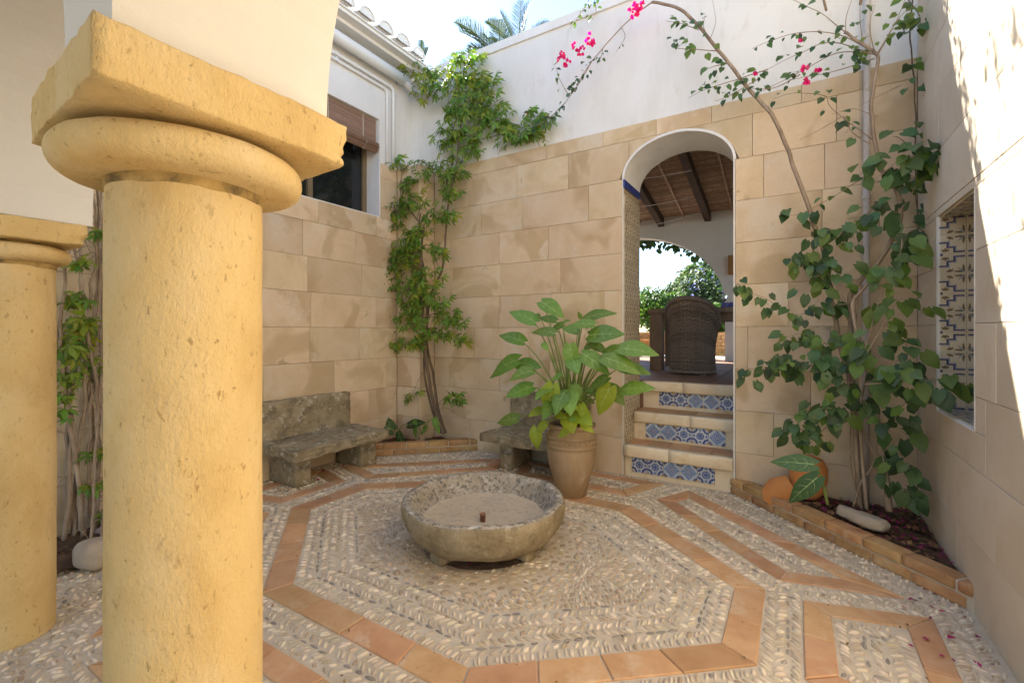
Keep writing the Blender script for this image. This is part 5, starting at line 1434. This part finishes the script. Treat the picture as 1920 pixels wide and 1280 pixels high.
# unseen strands over wall top and terrace roof, added to dapple the side wall
for k in range(34):
    dl = rnd.uniform(.0,.26) if k < 27 else rnd.uniform(.45,.85)
    z1 = rnd.uniform(2.5,3.7) if k < 27 else rnd.uniform(1.7,3.2)
    z0 = z1-rnd.uniform(.25,.6)
    t = max(.9, (5.0-z0)/2.05)+rnd.uniform(0,.12)
    pts = []
    for q in range(4):
        z = z1+(z0-z1)*q/3
        y = 2.618+(z-.882)/2.05-dl+rnd.uniform(-.03,.03)
        pts.append((.76-1.9*t+rnd.uniform(-.03,.03), y+t, z+2.05*t))
    c3.chain(pts, 24, .055, D, .05, .004)
c3.stem([(.40,4.05,3.7),(.42,4.05,4.2),(.30,4.0,4.7)], .010, .006)
c3.stem([(.2,4.08,3.75),(.1,4.1,4.3),(-.1,4.15,4.3)], .008, .005)
c3.finish(HRT)
for (p, r_, n) in [((-1.215, 4.1, 4.29), 0.07, 26), ((-1.648, 4.1, 4.145), 0.045, 14), ((-1.752, 4.1, 4.092), 0.04, 10), ((-1.967, 4.1, 4.114), 0.045, 12), ((-1.898, 4.1, 3.998), 0.04, 9), ((-1.807, 4.1, 4.156), 0.02, 4), ((0.055, 4.1, 3.373), 0.03, 6), ((0.072, 4.1, 3.28), 0.028, 5), ((0.165, 4.1, 3.34), 0.02, 4), ((-0.274, 4.1, 3.438), 0.012, 2), ((0.038, 4.1, 3.601), 0.012, 2)]:
    flowers(v3, p, r_, n)
# ivy strand in the corner
v4 = thing('ivy_strand', (.68, 4.25, 2.0), 'dark ivy strand hanging down the corner beside the right wall', 'ivy')
c4 = Climber(v4, 'dark_bark')
c4.chain([(0.708, 4.2, 3.749), (0.691, 4.2, 3.494), (0.708, 4.2, 3.19), (0.725, 4.2, 2.887), (0.719, 4.2, 2.628), (0.725, 4.2, 2.367), (0.736, 4.2, 2.105), (0.708, 4.2, 1.959)], 40, .085, D, .06, .006, .003)
c4.chain([(0.663, 4.1, 3.667), (0.727, 4.1, 3.534), (0.719, 4.1, 3.429)], 10, .09, Dm, .05)
c4.chain([(0.711, 4.15, 2.613), (0.637, 4.15, 2.74), (0.594, 4.15, 2.768)], 5, .09, D, .05)
c4.chain([(0.708, 4.1, 2.126), (0.754, 4.1, 2.048), (0.762, 4.1, 1.993)], 8, .10, D, .05)
c4.finish(HRT)
# drainpipe behind the climber
dp = thing('drainpipe', (.46, 4.31, 0), 'pale grey vertical drainpipe behind the bougainvillea stems', 'drainpipe')
m = MB(); m.tube([(.455,4.31,.05),(.458,4.31,1.5),(.462,4.31,3.0),(.47,4.31,4.6)], .022, 10); m.build('pipe', M['grey_pipe'], dp, True)
for z in (.9,2.4,3.6):
    m = MB(); m.tube([(.46,4.31,z-.015),(.46,4.31,z+.015)], .028, 10); m.box(.45,.472,4.325,YB-.001,z-.01,z+.01); m.build('clamp', M['grey_pipe'], dp)

# small plants in the beds
def bed_plant(base, leaves, label, matl, r=.007):
    t = thing('leafy_plant', base, label, 'plant')
    me = broad_leaf(1, .5, .25, .15, True).mesh('leaf', [matl, M['vein']], True)
    s = MB(); b0 = Vector(base)
    for (b, tp) in leaves:
        b, tp = Vector(b), Vector(tp)
        L = (tp-b).length*1.1
        inst('leaf', me, leaf_mtx(b, tp, (rnd.uniform(-.3,.3),-1,.7)) @ Matrix.Diagonal((L,L,L,1)), t)
        s.tube(smooth_path([b0, b0.lerp(b,.5)+Vector((0,0,.06)), b], 4), [r-.004*r/.007*i/8 for i in range(9)], 5)
    s.build('stalks', M['petiole'], t, True)
bed_plant((0.186, 3.62, 0.272), [((0.106, 3.55, 0.537), (-0.119, 3.55, 0.532)), ((0.124, 3.5, 0.468), (-0.027, 3.5, 0.292))], 'young plant with two broad leaves leaning over the right brick kerb', M['leaf_dark'], .010)
bed_plant((-4.065, 3.95, 0.135), [((-4.076, 3.9, 0.226), (-4.443, 3.9, 0.336)), ((-3.911, 3.85, 0.21), (-3.826, 3.85, -0.001)), ((-3.856, 3.95, 0.298), (-3.639, 3.95, 0.358))], 'dark strap leaved plant drooping over the left brick kerb beside the bench', M['leaf_dark'])
bed_plant((-3.72, 4.02, 0.182), [((-3.755, 3.95, 0.346), (-3.772, 3.95, 0.158)), ((-3.498, 4.0, 0.395), (-3.443, 4.0, 0.237)), ((-3.619, 4.0, 0.29), (-3.702, 4.0, 0.206))], 'small heart leaved seedling at the foot of the left climbing vine', M['leaf_pot'])

# broken jar, stones
j = thing('broken_jar', (.0, 4.1, .1), 'broken orange terracotta jar standing against the wall right of the steps', 'jar')
JX = (0.021, 4.16, 0.332)
m = MB()
prof = [(.02,.0),(.085,.0),(.105,.06),(.115,.14),(.105,.22),(.075,.27),(.07,.275),(.066,.268),(.095,.215),(.104,.14),(.095,.07),(.075,.012),(.01,.012)]
m.lathe(prof, (0,0,0), 24, wob=.002)
me = m.mesh('jar_body', M['orange_clay'], True)
inst('jar_body', me, Matrix.Translation((JX[0]+.05, 4.20, .13)) @ Matrix.Rotation(R(8), 4, 'Y') @ Matrix.Scale(1.1, 4), j)
m = MB()
vs_ = []; n = 12
for i in range(n+1):
    a = R(-70+140*i/n)
    for (z, r_) in ((0,.08),(.09,.105),(.13+.07*math.sin(math.pi*i/n)+.006*math.sin(i*2.3),.095)): vs_.append((r_*math.sin(a), -r_*math.cos(a), z))
    for (z, r_) in ((.13+.07*math.sin(math.pi*i/n)+.006*math.sin(i*2.3),.084),(.09,.094),(0,.069)): vs_.append((r_*math.sin(a), -r_*math.cos(a), z))
fs = []
for i in range(n):
    for q in range(6): fs.append((i*6+q, (i+1)*6+q, (i+1)*6+(q+1) % 6, i*6+(q+1) % 6))
fs += [(0,1,2,3,4,5),(n*6+5,n*6+4,n*6+3,n*6+2,n*6+1,n*6)]
m.add(vs_, fs); me = m.mesh('shard', M['orange_clay'])
inst('shard', me, Matrix.Translation((JX[0]-.02, 4.15, .21)) @ Matrix.Rotation(R(-125), 4, 'Y') @ Matrix.Rotation(R(10), 4, 'Z') @ Matrix.Scale(1.15, 4), j)
def stone(name, c, dims, rot, label, mt_, seed, cat='stone'):
    me = rough_box(*dims, .02, .014, seed, min(dims)*.42, .003)
    o = rough_obj(name, me, mt_, Matrix.Translation(c) @ Matrix.Rotation(rot, 4, 'Z'), None)
    tag(o, label, cat)
stone('long_stone', (0.378, 3.818, 0.12), (.30,.10,.075), R(-38), 'long pale stone lying just behind the right brick kerb', M['rock'], 3)
stone('round_rock', (-3.52, 1.02, .0), (.20,.17,.17), R(20), 'pale rounded rock beside the left column at the edge of the soil', M['rock'], 8)
stone('flagstone', (-3.92, 1.36, .03), (.34,.30,.05), R(30), 'flat pinkish flagstone on the soil between the two columns', M['pink_rock'], 12)

# fallen petals and leaf litter
def litter(name, pts_fn, n, matl, size):
    m = MB()
    for i in range(n):
        x, y, z = pts_fn()
        s = size*rnd.uniform(.6,1.4); a = rnd.uniform(0,6.28)
        mt = Matrix.Translation((x,y,z)) @ Matrix.Rotation(a, 4, 'Z') @ Matrix.Rotation(rnd.uniform(-.6,.6), 4, 'X') @ Matrix.Scale(s, 4)
        m.add([mt @ Vector(v) for v in ((0,-.5,0),(.36,-.05,.12),(.05,.5,.04),(-.36,.0,.14),(0,0,0))], [(0,1,4),(1,2,4),(2,3,4),(3,0,4)])
    return tag(m.build(name, matl), kind='stuff')
def in_bed():
    while True:
        x, y = rnd.uniform(-.3,.74), rnd.uniform(3.3,4.34)
        if poly_sd([(-.30,4.35),(.745,3.34),(.745,4.35)], x, y) > 0: return x, y, .118+noise.noise(Vector((x*5+1,y*5,0)))*.03
litter('fallen_petals', in_bed, 190, M['petal'], .030)
litter('bed_litter', in_bed, 420, M['litter'], .034)
litter('basin_litter', lambda: (C0.x+rnd.gauss(0,.15), C0.y+rnd.gauss(0,.15), .015), 160, M['petal'], .035)
def on_floor():
    while True:
        x, y = rnd.uniform(XL,XR), rnd.uniform(.8,4.3)
        if poly_sd(BED_R,x,y) < -.12 and poly_sd(BED_L,x,y) < -.12 and math.hypot(x-C0.x,y-C0.y) > .56: return x, y, .016
litter('floor_litter', on_floor, 170, M['litter'], .014)
litter('floor_petals', lambda: (rnd.choice((-3.95+rnd.gauss(0,.12), .55+rnd.gauss(0,.1))), rnd.uniform(2.5,3.3), .018), 40, M['petal'], .026)
litter('left_bed_litter', lambda: (rnd.uniform(-4.18,-3.68), rnd.uniform(.5,1.35), .045), 160, M['litter'], .03)
litter('corner_petals', lambda: (lambda x: (x, x+8.0+rnd.uniform(-.15,.1), .115))(rnd.uniform(-4.1,-3.6)), 60, M['petal'], .028)

# ------------------------------------------------------------------ beyond the walls
def bush(name, c, r, n, size, matl, label, cat, flower=None, nf=0, lumps=9, trunk=True, seed=0):
    t = thing(name, (c[0], c[1], c[2]-r[2]), label, cat)
    rr = random.Random(seed); c = Vector(c)
    L = []
    for k in range(lumps):
        d = Vector((rr.uniform(-1,1), rr.uniform(-1,1), rr.uniform(-.8,1)))
        d.normalize()
        L.append((Vector((d.x*r[0], d.y*r[1], d.z*r[2]))*rr.uniform(.35,.7), rr.uniform(.38,.6)))
    m = MB(); f = MB()
    def spot():
        q, s = L[rr.randrange(lumps)]
        d = Vector((rr.gauss(0,1), rr.gauss(0,1), rr.gauss(0,1))).normalized()*rr.uniform(.72,1.05)
        return c+q+Vector((d.x*r[0]*s, d.y*r[1]*s, d.z*r[2]*s)), d
    for i in range(n):
        p, d = spot()
        nrm = (d+Vector((rr.uniform(-.7,.7), rr.uniform(-.7,.7), rr.uniform(-.3,.9)))).normalized()
        tp = nrm.orthogonal(); tp.rotate(Matrix.Rotation(rr.uniform(0,6.28), 3, nrm))
        mt = leaf_mtx(p, p+tp, nrm) @ Matrix.Scale(size*rr.uniform(.6,1.3), 4)
        m.add([mt @ Vector(v) for v in ((0,0,0),(.3,.45,.08),(0,1,-.05),(-.3,.45,.08))], [(0,1,2,3)])
    o = m.build('foliage', matl, t); tag(o, kind='stuff')
    for i in range(nf):
        p, d = spot(); p = p+d*.04
        for q in range(5):
            mt = Matrix.Translation(p+Vector((rr.gauss(0,.04),rr.gauss(0,.04),rr.gauss(0,.04)))) @ Matrix.Rotation(rr.uniform(0,6.28), 4, 'Z') @ Matrix.Rotation(rr.uniform(0,2.5), 4, 'X') @ Matrix.Scale(.055, 4)
            f.add([mt @ Vector(v) for v in ((0,-.5,0),(.5,0,.1),(0,.5,0),(-.5,0,.1))], [(0,1,2,3)])
    if nf: tag(f.build('blossom', flower, t), kind='stuff')
    if trunk:
        w = MB()
        for k in range(4):
            e = c+L[k][0]
            w.tube(smooth_path([(c.x+.06*k-.1, c.y, c.z-r[2]*1.25), (c.x+.1*k-.15, c.y, c.z-r[2]*.6), tuple(e)], 3), [.05-.006*i for i in range(7)], 5)
        w.build('trunk', M['dark_bark'], t)
    return t
bush('rounded_shrub', (-3.053, 12.2, 1.986), (.95,.8,.72), 7000, .10, M['hedge'], 'rounded bright green shrub seen through both arches', 'shrub', seed=2, lumps=16)
bush('flowering_shrub', (-2.099, 13.6, 2.196), (1.0,.9,.95), 6500, .11, M['shrub'], 'grey green shrub with pale blue flowers beyond the far arch', 'shrub', M['blue_flower'], 330, seed=5, lumps=14)
bush('flowering_shrub', (-3.366, 15.5, 2.096), (1.3,.9,.9), 5000, .12, M['shrub'], 'shrub with a few blue flowers behind the rounded green one', 'shrub', M['blue_flower'], 120, seed=6, lumps=12)
bush('spiky_shrub', (-2.748, 16.5, 2.841), (.9,.8,.8), 2400, .22, M['shrub'], 'taller spiky grey green shrub topping the flowering one', 'shrub', seed=7, lumps=12)
bush('garden_hedge', (-9.0, 17.0, 1.9), (5.0,1.0,1.3), 7000, .16, M['hedge'], 'long green hedge across the back of the garden', 'hedge', seed=9, lumps=30)
bush('low_shrub', (-1.524, 11.6, 1.748), (.45,.4,.35), 2200, .09, M['hedge'], 'low yellow green shrub beside the far arch', 'shrub', seed=10, lumps=8)
pt_ = MB(); px_ = (-2.976, 10.5, 1.498)
pt_.lathe([(.01,.863),(.10,.863),(.15,1.15),(.17,1.15),(.17,1.20),(.14,1.20),(.13,1.12),(.01,1.12)], (px_[0], px_[1], 0), 20)
tag(pt_.build('flower_pot', M['orange_clay'], None, True), 'orange terracotta flower pot by the garden wall beyond the arches', 'pot')
# leaves hanging over the far arch
v5 = thing('hanging_creeper', (-2.2, 9.6, 3.2), 'dark creeper hanging along the outside of the far arch', 'creeper')
c5 = Climber(v5, 'dark_bark')
for k in range(26):
    a = FC-FA*.7+ (FA*1.62)*k/25
    x = min(a, FC+FA*.95)
    z = fz(x)
    c5.chain([(x,9.56,z+.15),(x+.04,9.58,z+.02),(x+.02+rnd.uniform(-.1,.1),9.6,z-rnd.uniform(.05,.22))], 11, .11, {'leaf_dark': 1}, .08, .006, .003)
c5.finish(HRT, 280)
# palms
def palm(c, fr, label, seed, h):
    t = thing('palm_tree', (c[0], c[1], -.3), label, 'palm tree', 'palms behind the courtyard wall')
    rr = random.Random(seed)
    m = MB(); m.tube([(c[0],c[1],-.3),(c[0]+.1,c[1],h*.5),(c[0],c[1],h)], [.26,.22,.2], 12); m.build('trunk', M['bark'], t, True)
    base = Vector((c[0],c[1],h))
    for (az, el, L) in fr:
        m = MB()
        d = Vector((math.cos(az)*math.cos(el), math.sin(az)*math.cos(el), math.sin(el)))
        pts = []
        n = 16
        for i in range(n+1):
            s = i/n
            pts.append(base+d*L*s+Vector((0,0,-.35*L*s**2.2*math.cos(el))))
        m.tube(pts, [.03-.025*i/n for i in range(n+1)], 5)
        side = d.cross(Vector((0,0,1)))
        if side.length < .05: side = Vector((1,0,0))
        side.normalize()
        for i in range(84):
            s = .16+.84*i/84; k = s*n; a = pts[int(min(k,n-1))].lerp(pts[int(min(k,n-1))+1], k-int(min(k,n-1)))
            tdir = (pts[min(int(k)+1,n)]-pts[max(int(k)-1,0)]).normalized()
            up = side.cross(tdir)
            l = L*.26*(math.sin(math.pi*min(1,(s*.92+.08)))**.6)*rr.uniform(.85,1.1)
            for sg in (-1,1):
                dv = (side*sg*.75+tdir*.75+up*.35+Vector((rr.uniform(-.1,.1),)*3)).normalized()
                w = tdir*.013
                e = a+dv*l+Vector((0,0,-.06*l))
                q = a+dv*l*.55
                m.add([a-w*.5,a+w*.5,q+w*.6,e,q-w*.6], [(0,1,2,3,4)])
        m.build('frond', M['palm'], t)
PC = (-8.42, 13.0, 10.439)
palm(PC, [(R(a), R(e), l) for a, e, l in ((180,28,2.5),(168,44,2.3),(190,12,2.4),(150,58,2.3),(200,50,2.3),(120,35,2.2),(60,30,2.2),(20,10,2.2),(-60,20,2.2),(-110,35,2.2),(230,5,2.2),(100,60,2.0))], 'palm with arching fronds showing above the white parapet', 3, PC[2])
PC = (-8.942, 15.0, 12.12)
palm(PC, [(R(a), R(e), l) for a, e, l in ((100,84,2.3),(30,78,2.2),(25,52,1.9),(0,38,1.8),(-100,30,2.0),(90,40,2.0),(200,70,2.1))], 'palm with upright fronds, right of the arching one', 5, PC[2]-.2)
PC = (-12.956, 14.0, 12.171)
palm(PC, [(R(a), R(e), l) for a, e, l in ((170,74,1.1),(140,84,1.2),(20,70,.9))], 'small palm top just above the corner of the eaves', 8, PC[2])
print('objects', len(bpy.data.objects), 'tris', sum(len(m.polygons) for m in bpy.data.meshes))
